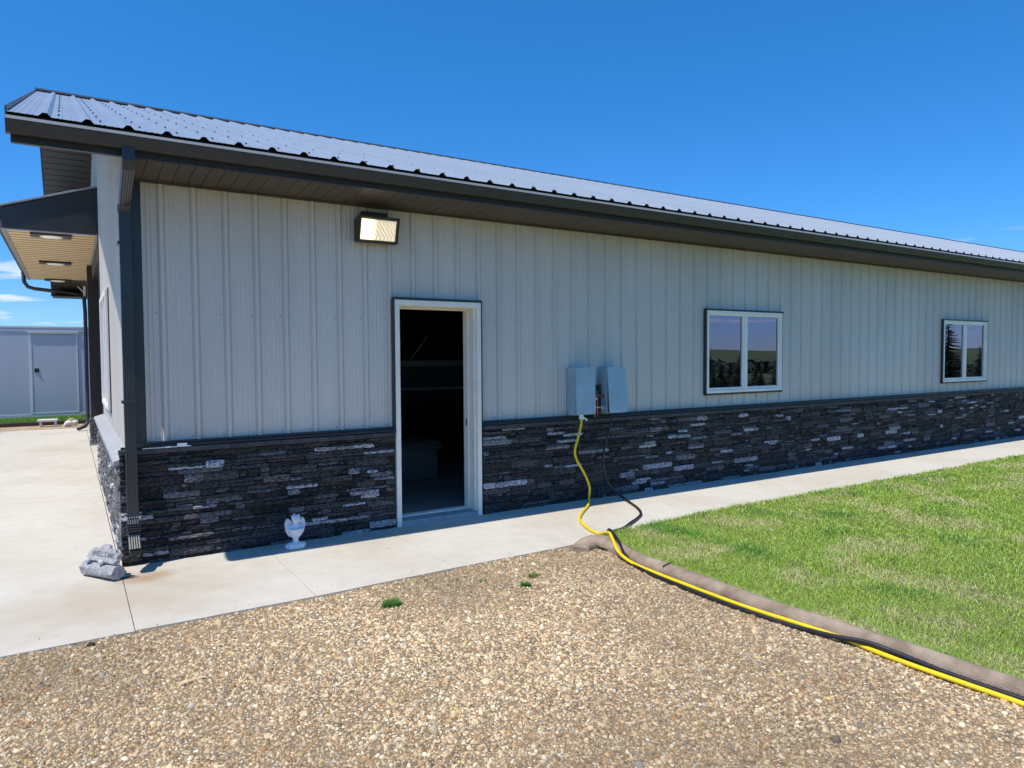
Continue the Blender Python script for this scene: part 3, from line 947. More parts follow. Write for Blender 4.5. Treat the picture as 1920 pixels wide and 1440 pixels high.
for k in range(-3, 118):
    for dx in (.03,):
        x = k * RIB - .012 + .075
        if x < -.64 or x > 27: continue
        for y in [-.52] + [r_ + .15 for r_ in rows]:
            zz = zroof(y) - .003
            r_ = .0065 if x < 2 else .009 if x < 5 else .012
            vs = [(x + r_ * math.cos(q * PI / 3), y + r_ * math.sin(q * PI / 3), zz + SL * r_ * math.sin(q * PI / 3)) for q in range(6)]
            vs += [(a, b, c + .012) for a, b, c in vs]
            g.add(vs, [(q, (q + 1) % 6, 6 + (q + 1) % 6, 6 + q) for q in range(6)] + [(6, 7, 8, 9, 10, 11)])
o = g.build('roof_screws', 'screw', roof); o['kind'] = 'stuff'
# rake trim and rake soffit, gable end facing the drive
g = MB()
for ya, yb_ in ((-.565, 6.0), (6.0, 12.61)):
    za, zb = zroof(ya), zroof(yb_)
    g.hexa([(-.692, ya, za - .16), (-.681, ya, za - .16), (-.681, yb_, zb - .16), (-.692, yb_, zb - .16),
            (-.692, ya, za + .016), (-.681, ya, za + .016), (-.681, yb_, zb + .016), (-.692, yb_, zb + .016)])
g.build('rake_trim', 'charcoal', B)
g = MB()
n = 80
for i in range(n):
    y0 = -.57 + i * (13.14 / n); y1 = y0 + 13.14 / n
    if y0 < 6 < y1: y1 = 6
    f = lambda y: zroof(y) - .155
    e = .014
    g.add([(-.672, y0, f(y0)), (0, y0, f(y0)), (0, y1 - e, f(y1 - e)), (-.672, y1 - e, f(y1 - e))], [(0, 1, 2, 3)])
    g.add([(-.672, y1 - e, f(y1 - e)), (0, y1 - e, f(y1 - e)), (0, y1, f(y1) + .02), (-.672, y1, f(y1) + .02)], [(0, 1, 2, 3)])
g.build('rake_soffit', 'soffit', B)
g = MB()
g.box(-.665, XE, 12.57, 12.60, 2.93, 3.12); g.box(-.665, .02, 12.0, 12.57, 2.93, 2.95); g.box(-.70, XE, 12.60, 12.70, 2.98, 3.08)
g.build('rear_eave', 'charcoal', B)

# ---- downspout with straps
ds = MB()
def rect(w, d, n=5):
    s_ = []
    # corrugated front face
    pts = []
    for i in range(n * 2 + 1):
        a = -w / 2 + w * i / (n * 2); pts.append((a, -d / 2 - (.003 if i % 2 else 0)))
    return pts + [(w / 2, d / 2), (-w / 2, d / 2)]
sec = rect(.077, .062)
cx = -.018
ds.sweep([(cx, -.635, 2.99), (cx, -.635, 2.915), (cx, -.60, 2.87), (cx, -.16, 2.715), (cx, -.105, 2.665), (cx, -.105, .42), (cx, -.112, .36), (cx, -.20, .235), (cx, -.29, .165)],
         [(a, b) for a, b in sec])
d_ = ds.build('downspout', 'charcoal_blue', B, bevel=0)
g = MB()
for z in (2.70, 2.685, 2.67, 2.655): g.box(cx - .044, cx + .044, -.142, -.072, z - .004, z + .003)
g.build('crimped_elbow', 'charcoal_blue', d_)
g = MB()
for z in (.345, .33, .315, .30): g.box(cx - .045, cx + .045, -.175 - (.345 - z), -.10, z - .005, z + .002)
g.build('crimped_elbow', 'charcoal_blue', d_)
for z in (2.425, 1.252, .38):
    g = MB(); g.box(cx - .046, cx + .052, -.141, -.136, z - .012, z + .012); g.box(cx - .051, cx - .045, -.141, -.02, z - .012, z + .012)
    g.box(cx + .046, cx + .052, -.141, -.02, z - .012, z + .012)
    g.build('strap', 'alu' if z < 1 else 'charcoal_blue', d_, bevel=.002)
g = MB(); g.box(cx - .034, cx + .034, -.316, -.296, .150, .178)
g.build('outlet_opening', 'black', d_)

# ---- door frame
g = MB()
x0, x1, zt = 2.135, 3.040, 2.100
g.box(x0, x0 + .046, -.052, -.012, -.005, zt); g.box(x1 - .046, x1, -.052, -.012, -.005, zt); g.box(x0 + .046, x1 - .046, -.052, -.012, zt - .05, zt)
# jambs, with stops
g.box(x0 + .012, x0 + .050, -.011, .20, -.005, zt - .05); g.box(x1 - .052, x1 - .012, -.011, .20, -.005, zt - .05); g.box(x0 + .05, x1 - .052, -.011, .20, zt - .056, zt - .012)
g.box(x1 - .066, x1 - .0525, .11, .20, .04, zt - .056); g.box(x0 + .0505, x0 + .062, .11, .20, .04, zt - .056)
g.box(x0 + .062, x1 - .066, .11, .20, zt - .07, zt - .0565)
g.box(x1 - .062, x1 - .0525, -.008, .004, .04, zt - .056)
df = g.build('door_frame', 'jamb', B, bevel=.002)
g = MB(); g.box(x1 - .0675, x1 - .0664, .13, .155, .88, .95)
g.build('strike_plate', 'black', df)
g = MB()
g.box(x0 - .012, x1 + .012, -.058, .0, zt + .003, zt + .024); g.box(x0 - .022, x0 - .003, -.05, .0, .90, zt + .003); g.box(x1 + .003, x1 + .016, -.05, .0, .93, zt + .003)
g.build('door_trim', 'charcoal_blue', B, bevel=.002)
g = MB(); g.box(x0 + .05, x1 - .052, -.05, .20, -.01, .045)
g.build('threshold', 'ledge', B, bevel=.006)
g = MB(); g.box(x0 + .06, x1 - .07, .10, .19, .046, .060)
g.build('door_sweep_strip', 'jamb', B, bevel=.003)
dg = MB(); dg.box(2.155, 2.198, .21, 1.02, .06, 2.03)
dl = dg.build('door', 'jamb', B, bevel=.003)
g = MB(); g.ball((2.225, .93, 1.0), .028); g.tube([(2.198, .93, 1.0), (2.225, .93, 1.0)], .012)
g.build('door_knob', 'brass', dl, smooth=True)

# ---- windows
def window(w_, mull, name='window', curt=True):
    x0, x1, z0, z1 = w_
    g = MB()
    # dark drip trim around
    g.box(x0 - .022, x1 + .022, -.048, .0, z1 + .002, z1 + .022); g.box(x0 - .022, x0 - .002, -.036, .0, z0 - .02, z1 + .002)
    g.box(x1 + .002, x1 + .018, -.036, .0, z0 - .02, z1 + .002); g.box(x0 - .022, x1 + .018, -.036, .0, z0 - .024, z0 - .002)
    w = g.build(name, 'charcoal_blue', B, bevel=.002)
    w['label'] = 'two-pane slider window, white frame, nearer the door' if w_ is win1 else 'two-pane slider window, white frame, farther from the door'
    f = MB(); t = .030
    f.box(x0, x0 + t, -.042, .09, z0, z1); f.box(x1 - t, x1, -.042, .09, z0, z1)
    f.box(x0 + t, x1 - t, -.042, .09, z0, z0 + t); f.box(x0 + t, x1 - t, -.042, .09, z1 - t, z1)
    m_ = (x0 + x1) / 2
    f.box(m_ - .026, m_ + .026, -.036, .05, z0 + t, z1 - t)
    # sashes
    for a, b, yy in ((x0 + t, m_ - .026, -.026), (m_ + .026, x1 - t, -.022)):
        s_ = .030
        f.box(a, a + s_ * .7, yy, .03, z0 + t, z1 - t); f.box(b - s_, b, yy, .03, z0 + t, z1 - t)
        f.box(a + s_ * .7, b - s_, yy, .03, z0 + t, z0 + t + s_ * 1.2); f.box(a + s_ * .7, b - s_, yy, .03, z1 - t - s_, z1 - t)
    f.build('frame', 'white', w, bevel=.002)
    for a, b, yy in ((x0 + t + .021, m_ - .056, -.006), (m_ + .047, x1 - t - .030, -.004)):
        p_ = MB(); p_.box(a, b, yy, yy + .004, z0 + t + .036, z1 - t - .03)
        p_.build('pane', 'glass', w)
    return w
window(win1, 0); window(win2, 0)
# gable window
g = MB(); y0, y1, z0, z1 = gwin
g.box(-.018, .0, y0 - .03, y0, z0 - .03, z1 + .02)
w = g.build('window', 'charcoal_blue', B); w['label'] = 'white framed window in the sunlit gable end'
g = MB(); t = .05
g.box(-.045, .1, y0, y0 + t, z0, z1); g.box(-.045, .1, y1 - t, y1, z0, z1); g.box(-.045, .1, y0 + t, y1 - t, z0, z0 + t); g.box(-.045, .1, y0 + t, y1 - t, z1 - t, z1)
g.box(-.035, .06, (y0 + y1) / 2 - .03, (y0 + y1) / 2 + .03, z0 + t, z1 - t)
g.build('frame', 'white', w, bevel=.003)
g = MB(); g.box(.0, .005, y0 + t, y1 - t, z0 + t, z1 - t); g.build('pane', 'glass', w)

# ---- garage doors below the canopy
g = MB(); g.box(-.01, .14, 5.251, 5.5, .0, 3.28); g.box(-.01, .14, 11.8, 11.98, .0, 3.28); g.box(-.01, .14, 5.5, 8.74, 3.0, 3.28); g.box(-.01, .14, 9.02, 11.8, 3.0, 3.28)
g.box(-.085, .14, 8.742, 9.018, .505, 3.25)
g.build('door_surround', 'garage', B)
for a, b in ((5.5, 8.74), (9.02, 11.8)):
    g = MB()
    for i in range(6): g.box(.11, .14, a, b, .01 + i * .5, .50 + i * .5)
    g.build('garage_door', 'garage', B, bevel=.01)

# ---- canopy
Y0, Y1 = 5.2, 12.0
g = MB()
g.add([(-1.085, Y0, 3.28), (.0, Y0, 3.28), (.0, Y0, 3.925), (-1.10, Y0, 3.535)], [(0, 1, 2, 3)])
g.add([(-1.085, Y1, 3.28), (.0, Y1, 3.28), (.0, Y1, 3.925), (-1.10, Y1, 3.535)], [(3, 2, 1, 0)])
g.add([(-1.085, Y0, 3.28), (-1.10, Y0, 3.535), (-1.10, Y1, 3.535), (-1.085, Y1, 3.28)], [(0, 1, 2, 3)])
can = g.build('canopy', 'charcoal_blue', B)
g = MB()
g.hexa([(-1.16, Y0 - .03, 3.535), (.0, Y0 - .03, 3.93), (.0, Y1 + .03, 3.93), (-1.16, Y1 + .03, 3.535), (-1.16, Y0 - .03, 3.56), (.0, Y0 - .03, 3.955), (.0, Y1 + .03, 3.955), (-1.16, Y1 + .03, 3.56)])
g.build('canopy_roof', 'roof', can, bevel=.003)
g = MB()
g.prism([(-1.105, 3.52), (-1.105, 3.40), (-1.19, 3.40), (-1.21, 3.44), (-1.215, 3.52), (-1.205, 3.52), (-1.20, 3.45), (-1.185, 3.41), (-1.115, 3.41), (-1.115, 3.52)], 1, Y0 + .02, Y1)
g.build('canopy_gutter', 'charcoal', can)
g = MB(); g.box(-1.10, -1.045, Y0, Y1, 3.262, 3.2795); g.box(-.04, .0, Y0, Y1, 3.262, 3.2795); g.box(-1.045, -.04, Y0 + .001, Y0 + .006, 3.262, 3.2795)
g.build('soffit_edge', 'ledge', can)
g = MB(); y = Y0 + .005
while y < Y1 - .01:
    yy = min(y + .2345, Y1)
    g.add([(-1.045, y, 3.270), (-.04, y, 3.270), (-.04, yy - .07, 3.270), (-1.045, yy - .07, 3.270)], [(0, 1, 2, 3)])
    g.add([(-1.045, yy - .07, 3.270), (-.04, yy - .07, 3.270), (-.04, yy - .03, 3.312), (-1.045, yy - .03, 3.312)], [(0, 1, 2, 3)])
    g.cur = 1; g.add([(-1.045, yy - .03, 3.312), (-.04, yy - .03, 3.312), (-.04, yy, 3.270), (-1.045, yy, 3.270)], [(0, 1, 2, 3)]); g.cur = 0
    y = yy
g.build('canopy_soffit', ['tan', mat('tan_groove_shade', (.40, .28, .15), .6)], can)  # groove faces turned to the viewer carry painted shade, a darker tan
lens_off = mat('frosted_lens', (0.85, 0.82, 0.74), 0.3, emit=(1, .93, .8), estr=0.12)
MT['lens_off'] = lens_off
for yy in (5.42, 8.62, 11.75):
    g = MB(); g.box(-.79, -.32, yy - .14, yy + .14, 3.238, 3.268); g.cur = 1
    g.ball((-.555, yy, 3.238), (.135, .11, .022))
    g.build('canopy_light', ['bronze' if 0 else 'charcoal', 'lens_off'], can)
# drain pipe from the canopy gutter down the far corner
g = MB()
g.tube([(-1.17, 12.03, 3.42), (-1.16, 12.08, 3.22), (-1.10, 12.1, 3.12), (-.98, 12.1, 3.085), (-.5, 12.1, 3.035), (-.13, 12.1, 2.985), (-.085, 12.1, 2.93), (-.07, 12.1, 2.6), (-.08, 12.1, .28), (-.09, 12.08, .16), (-.14, 12.02, .09), (-.27, 11.85, .05)], .040, 10)
g.build('drain_pipe', 'charcoal', B, smooth=True)
# gable vent box and small bracket at the far corner
g = MB(); g.tube([(-.06, 12.06, 3.0), (-.22, 12.06, 3.2)], .012, 6); g.box(-.10, -.05, 12.04, 12.07, 2.93, 3.2)
g.build('corner_bracket', 'white', B)

# ------------------------------------------------------------------ wall decoration high on the gable
T = thing('wall_decoration', 'green and amber decoration hung high on the gable end, seen almost edge on', 'decoration', (-.02, 8.4, 4.0))
g = MB(); g.box(-.19, -.02, 8.30, 8.52, 4.52, 4.93); g.build('green_panel', mat('green_paint', (.03, .10, .07), .4), T, bevel=.01)
g = MB(); g.box(-.16, -.02, 8.30, 8.52, 4.34, 4.515); g.build('amber_panel', mat('amber_paint', (.45, .24, .07), .4), T, bevel=.01)
g = MB(); g.box(-.17, -.02, 8.30, 8.52, 4.12, 4.335); g.build('olive_panel', mat('olive_paint', (.20, .20, .06), .5), T, bevel=.01)
# ------------------------------------------------------------------ wall pack lamp (lit)
T = thing('wall_lamp', 'lit bronze floodlight wall pack under the eave left of the door', 'wall lamp', (1.95, 0, 2.6))
lx0, lx1, lz0, lz1 = 1.765, 2.145, 2.588, 2.812
yb_, yf = 0.0, -.155
g = MB()
def frame(x0, x1, z0, z1, y): return [(x0, y, z0), (x1, y, z0), (x1, y, z1), (x0, y, z1)]
a = frame(lx0 + .01, lx1 - .01, lz0 + .01, lz1 - .01, yb_)
def tilt(pts, dy=0):   # the front slopes back towards the wall at the bottom
    return [(x, -.118 - .062 * (z - lz0) / (lz1 - lz0) + dy, z) for x, y, z in pts]
b = tilt(frame(lx0, lx1, lz0, lz1, 0), .045)
c = tilt(frame(lx0 + .0, lx1 + .0, lz0 + .0, lz1 - .0, yf))
d = tilt(frame(lx0 + .020, lx1 - .022, lz0 + .016, lz1 - .022, yf), -.002)
e = tilt(frame(lx0 + .026, lx1 - .028, lz0 + .022, lz1 - .028, yf), .02)
vs = a + b + c + d + e
fs = []
for s_ in range(4):
    for k in range(4):
        fs.append((s_ * 4 + k, s_ * 4 + (k + 1) % 4, (s_ + 1) * 4 + (k + 1) % 4, (s_ + 1) * 4 + k))
fs.append((0, 3, 2, 1))
g.add(vs, fs)
g.box(lx0 + .07, lx1 - .07, -.05, .0, lz1 - .004, lz1 + .06)
g.build('housing', 'bronze', T, bevel=.008, seg=3)
def lens_mat():
    m = bpy.data.materials.new('lit_lens'); m.use_nodes = True; t = m.node_tree; p = t.nodes['Principled BSDF']
    p.inputs['Base Color'].default_value = (.8, .72, .55, 1); p.inputs['Roughness'].default_value = .15
    tcn = t.nodes.new('ShaderNodeTexCoord'); s_ = t.nodes.new('ShaderNodeSeparateXYZ'); t.links.new(tcn.outputs['Object'], s_.inputs[0])
    n = t.nodes.new('ShaderNodeTexWave'); n.inputs['Scale'].default_value = 18; n.inputs['Distortion'].default_value = 2.5; n.bands_direction = 'DIAGONAL'
    t.links.new(tcn.outputs['Object'], n.inputs['Vector'])
    # hot spot of the lamp behind the left half
    r = t.nodes.new('ShaderNodeMapRange'); r.inputs[1].default_value = 1.935; r.inputs[2].default_value = 1.885
    r.inputs[3].default_value = .30; r.inputs[4].default_value = 1.25
    t.links.new(s_.outputs['X'], r.inputs[0])
    mm = t.nodes.new('ShaderNodeMath'); mm.operation = 'MULTIPLY_ADD'; mm.inputs[1].default_value = .38
    t.links.new(n.outputs['Fac'], mm.inputs[0]); t.links.new(r.outputs[0], mm.inputs[2])
    p.inputs['Emission Color'].default_value = (1.0, .84, .55, 1)
    t.links.new(mm.outputs[0], p.inputs['Emission Strength'])
    return m
g = MB()
# prismatic lens with bevelled sides
o1 = tilt(frame(lx0 + .027, lx1 - .029, lz0 + .023, lz1 - .029, 0), .012)
o2 = tilt(frame(lx0 + .048, lx1 - .050, lz0 + .046, lz1 - .050, 0), -.006)
g.add(o1 + o2, [(k, (k + 1) % 4, 4 + (k + 1) % 4, 4 + k) for k in range(4)] + [(4, 5, 6, 7)])
g.build('lens', lens_mat(), T)

# ------------------------------------------------------------------ utility boxes with lift covers
def utility_box(x0, label, tilt, gap):
    T = thing('utility_box', label, 'utility box', (x0 + .14, -.05, .93), 'pair of utility boxes on the siding')
    w, dep, z0, z1 = .252, .150, .930, 1.445
    g = MB()
    # open-bottomed shell: back, sides, top
    g.box(x0, x0 + w, -.012, .0, z0, z1); g.box(x0, x0 + .006, -dep, -.012, z0 + .01, z1); g.box(x0 + w - .006, x0 + w, -dep, -.012, z0 + .01, z1)
    g.box(x0 + .006, x0 + w - .006, -dep, -.012, z1 - .006, z1)
    g.box(x0 + .006, x0 + w - .006, -dep + .02, -.012, z0 + .01, z0 + .016)
    g.box(x0 + .02, x0 + w - .02, -dep - .008, -.012, z1, z1 + .004)
    g.build('body', 'boxmetal', T, bevel=.002)
    # hinged cover, swung a little open at the bottom
    hx = -dep - .004; q = MB(); t = .008
    def Pc(x, dz, off):
        a = tilt; return (x, hx - math.sin(a) * dz - off * math.cos(a), z1 + .006 - math.cos(a) * dz + off * math.sin(a))
    H = z1 - z0 - .012
    v = [Pc(x0 - .004, H, 0), Pc(x0 + w + .004, H, 0), Pc(x0 + w + .004, H, t), Pc(x0 - .004, H, t), Pc(x0 - .004, 0, 0), Pc(x0 + w + .004, 0, 0), Pc(x0 + w + .004, 0, t), Pc(x0 - .004, 0, t)]
    q.hexa([v[0], v[1], v[2], v[3], v[4], v[5], v[6], v[7]])
    # side returns of the cover
    for xx in (x0 - .004, x0 + w + .002):
        v = [Pc(xx, .09, -.03), Pc(xx + .002, .09, -.03), Pc(xx + .002, .09, 0), Pc(xx, .09, 0), Pc(xx, 0, -.05), Pc(xx + .002, 0, -.05), Pc(xx + .002, 0, 0), Pc(xx, 0, 0)]
        q.hexa(v)
    cv = q.build('cover', 'boxmetal', T, bevel=.002)
    q = MB(); v = [Pc(x0 + w / 2 - .012, H - .03, t), Pc(x0 + w / 2 + .012, H - .03, t), Pc(x0 + w / 2 + .012, H - .03, t + .006), Pc(x0 + w / 2 - .012, H - .03, t + .006), Pc(x0 + w / 2 - .012, H - .065, t), Pc(x0 + w / 2 + .012, H - .065, t), Pc(x0 + w / 2 + .012, H - .065, t + .006), Pc(x0 + w / 2 - .012, H - .065, t + .006)]
    q.hexa(v); q.build('hasp', 'boxmetal', cv, bevel=.001)
    return T
utility_box(4.131, 'grey-blue metal utility box on the siding, left of the pair, yellow hose below', math.radians(1.5), 0)
T2 = utility_box(4.567, 'grey-blue metal utility box on the siding, right of the pair, cover gaping, black hose below', math.radians(4.0), 0)
# plumbing seen between the boxes
T = thing('pipe_fittings', 'rusty copper pipes and valve packed between the two utility boxes', 'pipe fitting', (4.47, -.06, .93))
g = MB(); g.tube([(4.45, -.07, .90), (4.45, -.07, 1.24)], .013); g.tube([(4.50, -.06, .90), (4.50, -.06, 1.18), (4.42, -.06, 1.22)], .012)
g.tube([(4.395, -.10, 1.16), (4.555, -.10, 1.13)], .014)
g.build('pipe', 'copper', T, smooth=True)
g = MB(); g.tube([(4.40, -.13, 1.015), (4.55, -.13, 1.012)], .008); g.tube([(4.505, -.13, .99), (4.505, -.13, 1.04)], .009); g.tube([(4.535, -.13, .99), (4.535, -.13, 1.04)], .009)
g.ball((4.44, -.11, 1.11), .022); g.build('valve', 'brass', T, smooth=True)
g = MB(); g.box(4.39, 4.562, -.05, -.03, .93, 1.25); g.build('backing_plate', 'bronze', T, bevel=.004)
T = thing('connector_plug', 'small white plug collar where the yellow hose leaves the left utility box', 'connector', (4.2, -.15, .90))
g = MB(); g.tube([(4.195, -.165, .945), (4.19, -.17, .895)], .024, 12); g.build('collar', 'white', T, smooth=False)
g = MB(); g.tube([(4.20, -.17, .925), (4.25, -.18, .90), (4.262, -.18, .885)], .009, 8); g.build('latch', 'white', T)

# ------------------------------------------------------------------ hoses
def smooth_path(pts, n=12):
    P_ = [Vector(p) for p in pts]; out = []
    for i in range(len(P_) - 1):
        p0, p1, p2, p3 = P_[max(i - 1, 0)], P_[i], P_[i + 1], P_[min(i + 2, len(P_) - 1)]
        for k in range(n):
            t = k / n
            out.append(.5 * ((2 * p1) + (p2 - p0) * t + (2 * p0 - 5 * p1 + 4 * p2 - p3) * t * t + (3 * p1 - p0 - 3 * p2 + p3) * t ** 3))
    out.append(P_[-1]); return out
r_ = .0128
gz = -.006
yel = [(4.19, -.165, .96), (4.175, -.19, .86), (4.12, -.21, .72), (4.07, -.215, .58), (4.10, -.215, .47), (4.19, -.21, .34), (4.26, -.215, .19), (4.24, -.24, .08),
       (4.13, -.36, .022), (3.88, -.58, .015), (3.70, -.77, .015), (3.585, -.97, .015), (3.515, -1.16, .015), (3.48, -1.33, .018), (3.462, -1.44, .055),
       (3.405, -1.56, .082), (3.30, -1.72, .080), (3.205, -1.90, .036), (3.160, -2.10, .010), (3.14, -2.35, .006), (3.125, -2.75, .006), (3.122, -3.15, .006), (3.152, -3.5, .006),
       (3.182, -3.8, .004), (3.178, -3.98, -.002), (3.172, -4.2, -.002), (3.188, -4.65, -.002), (3.20, -5.2, -.002), (3.15, -6.5, -.002), (2.95, -8, -.002)]
g = MB(); g.tube(smooth_path(yel), r_, 12)
tag(g.build('yellow_hose', 'yellow', smooth=True), 'bright yellow hose hanging from the left utility box and running along the curb', 'hose')
blk = [(4.60, -.17, .95), (4.585, -.19, .85), (4.53, -.20, .70), (4.475, -.20, .52), (4.475, -.195, .36), (4.53, -.20, .20), (4.62, -.22, .09), (4.66, -.30, .03),
       (4.60, -.48, .015), (4.46, -.76, .015), (4.32, -.95, .015), (4.16, -1.07, .015), (3.95, -1.20, .02), (3.78, -1.30, .02), (3.62, -1.335, .02), (3.545, -1.37, .03), (3.50, -1.44, .075),
       (3.43, -1.57, .080), (3.335, -1.74, .078), (3.225, -1.95, .030), (3.150, -2.15, .001), (3.108, -2.4, -.001), (3.088, -2.8, -.001), (3.084, -3.2, -.001), (3.108, -3.5, .0),
       (3.142, -3.76, .014), (3.182, -3.94, .028), (3.205, -4.12, .016), (3.208, -4.35, .006), (3.222, -4.65, .004), (3.238, -5.0, .004), (3.25, -5.4, .004), (3.25, -6.6, .0), (3.1, -8, 0)]
g = MB(); g.tube(smooth_path(blk), r_ * 1.06, 12)
tag(g.build('black_hose', 'rubber', smooth=True), 'black rubber hose dropping from the right utility box and looping over the walk', 'hose')

# thin white strip left lying on the stone cap
g = MB(); g.box(.06, .40, -.086, -.068, .887, .8925); g.box(.30, .37, -.088, -.064, .8926, .915)
tag(g.build('white_strip', 'white', bevel=.002), 'thin white plastic strip lying on the stone cap beside the downspout', 'strip')

# ------------------------------------------------------------------ angel statue
def loft(g, rings, n=20):
    """rings: (z, cx, cy, rx, ry)"""
    vs = []
    for z, cx_, cy_, rx, ry in rings:
        for k in range(n):
            t = 2 * PI * k / n; vs.append((cx_ + rx * math.cos(t), cy_ + ry * math.sin(t), z))
    fs = [(i * n + k, i * n + (k + 1) % n, (i + 1) * n + (k + 1) % n, (i + 1) * n + k) for i in range(len(rings) - 1) for k in range(n)]
    fs += [tuple(range(n))[::-1], tuple((len(rings) - 1) * n + k for k in range(n))]
    g.add(vs, fs)
ax, ay = 1.152, -.235
T = thing('angel_statue', 'small white winged angel statue standing on the walk against the stones', 'statue', (ax, ay, 0))
g = MB()
# scalloped rosette base
vs = []; n = 40
for z, rr, wv in ((0, .070, .0), (.006, .078, .006), (.022, .080, .009), (.036, .070, .008), (.044, .052, .004), (.052, .036, 0)):
    for k in range(n):
        t = 2 * PI * k / n; r2 = rr + wv * math.cos(8 * t); vs.append((ax + r2 * math.cos(t), ay + r2 * .8 * math.sin(t), z + wv * .5 * math.cos(8 * t) * (z > .01)))
fs = [(i * n + k, i * n + (k + 1) % n, (i + 1) * n + (k + 1) % n, (i + 1) * n + k) for i in range(5) for k in range(n)] + [tuple(range(n))[::-1], tuple(5 * n + k for k in range(n))]
g.add(vs, fs)
g.build('base', 'statue', T, smooth=True)
g = MB()
# body as one lofted figure: stem, robe, chest, neck
loft(g, [(.045, ax, ay, .030, .026), (.062, ax, ay, .022, .020), (.082, ax, ay, .024, .022), (.098, ax, ay, .040, .034), (.115, ax, ay - .002, .050, .040), (.135, ax, ay - .004, .054, .044),
         (.155, ax, ay - .006, .052, .046), (.172, ax, ay - .004, .050, .040), (.188, ax, ay, .046, .034), (.202, ax, ay, .036, .028), (.210, ax, ay, .022, .020), (.222, ax, ay - .002, .017, .016)])
# folded forearms holding a shallow bowl across the chest
for sg in (-1, 1):
    g.tube(smooth_path([(ax + sg * .046, ay - .002, .190), (ax + sg * .056, ay - .022, .168), (ax + sg * .040, ay - .046, .158), (ax + sg * .012, ay - .056, .160)], 5), [.014] * 5 + [.013] * 5 + [.010] * 5 + [.009], 10)
# head bowed, curls
g.ball((ax, ay - .014, .244), (.033, .033, .036), 16, 12)
g.ball((ax, ay - .047, .238), (.006, .006, .007), 8, 6)
for k in range(26):
    t = R.uniform(0, 2 * PI); ph = R.uniform(.1, 1.3)
    g.ball((ax + .033 * math.cos(t) * math.cos(ph), ay - .012 + .033 * math.sin(t) * math.cos(ph) * (1 if math.sin(t) > 0 else .55), .248 + .034 * math.sin(ph)), .0085, 8, 6)
bd = g.build('body', 'statue', T, smooth=True)
g = MB()
for sg in (-1, 1):
    for k in (0, 1):
        pass
    g.ball((ax + sg * .011, ay - .044, .246), (.004, .003, .0025), 8, 6)
g.tube([(ax - .008, ay - .045, .229), (ax + .008, ay - .045, .229)], .0014, 6)
g.build('face_marks', 'cement', T)
g = MB()
# bowl rim
vs = []; n = 24
for rr, z in ((.018, .146), (.036, .156), (.045, .170), (.042, .171), (.030, .160), (.0, .156)):
    for k in range(n):
        t = 2 * PI * k / n; vs.append((ax + rr * math.cos(t), ay - .030 + rr * .75 * math.sin(t), z))
g.add(vs, [(i * n + k, i * n + (k + 1) % n, (i + 1) * n + (k + 1) % n, (i + 1) * n + k) for i in range(5) for k in range(n)] + [tuple(range(n))[::-1]])
g.build('bowl', 'statue', T, smooth=True)
for sg in (-1, 1):
    g = MB()
    # wing outline swept from shoulder down to the hip, thick and ridged
    out = [(.020, .205), (.030, .228), (.048, .246), (.064, .250), (.076, .238), (.083, .214), (.084, .185), (.078, .152), (.068, .124), (.055, .103), (.044, .095), (.040, .110), (.036, .140), (.028, .175)]
    m_ = len(out); vs = []
    for th, yy in ((.0, .014), (.5, .024), (.5, .004), (0, .016)):
        pass
    cx_, cz_ = .052, .175
    layers = [(.93, .030), (1.0, .022), (1.0, .012), (.90, .002)]
    for s_, yy in layers:
        for (a, b) in out:
            vs.append((ax + sg * (cx_ + (a - cx_) * s_), ay + yy + .10 * (a - .02) * -.35, cz_ + (b - cz_) * s_))
    fs = [(i * m_ + k, i * m_ + (k + 1) % m_, (i + 1) * m_ + (k + 1) % m_, (i + 1) * m_ + k) for i in range(3) for k in range(m_)]
    fs += [tuple(range(m_))[::-1], tuple(3 * m_ + k for k in range(m_))]
    g.add(vs, fs)
    # feather ridges on the front
    for q in range(5):
        a = .034 + q * .010; z1_ = .228 - abs(q - 2.2) * .006; z0_ = .118 - q * -.008
        g.tube([(ax + sg * (a + .004), ay - .001, z1_), (ax + sg * (a + .004), ay - .003, (z1_ + z0_) / 2), (ax + sg * (a - .004), ay - .001, z0_)], [.002, .004, .0025], 6)
    g.build('wing', 'statue', T, auto=60)

# ------------------------------------------------------------------ welcome log
T = thing('welcome_figure', 'grey cast log ornament with a welcome plaque on the apron below the downspout', 'garden ornament', (-.22, -.25, 0))
p0, p1 = Vector((-.325, -.085, .052)), Vector((-.135, -.395, .055))
g = MB(); ax_ = (p1 - p0).normalized(); sd_ = Vector((-ax_.y, ax_.x, 0)); n = 20; vs = []
mseg = 14
for i in range(mseg + 1):
    t = i / mseg; c = p0.lerp(p1, t)
    for k in range(n):
        a = 2 * PI * k / n
        rr = .055 + .004 * math.sin(5 * a + i * .3) + .005 * mn.noise(Vector((t * 6, a * 2, 0)))
        if i in (0, mseg): rr *= .93
        v = c + (sd_ * math.cos(a) + Vector((0, 0, 1)) * math.sin(a) * .92) * rr
        if v.z < .0: v.z = 0
        vs.append(v)
g.add(vs, [(i * n + k, i * n + (k + 1) % n, (i + 1) * n + (k + 1) % n, (i + 1) * n + k) for i in range(mseg) for k in range(n)] + [tuple(range(n))[::-1], tuple(mseg * n + k for k in range(n))])
g.build('log', 'cement', T, auto=50)
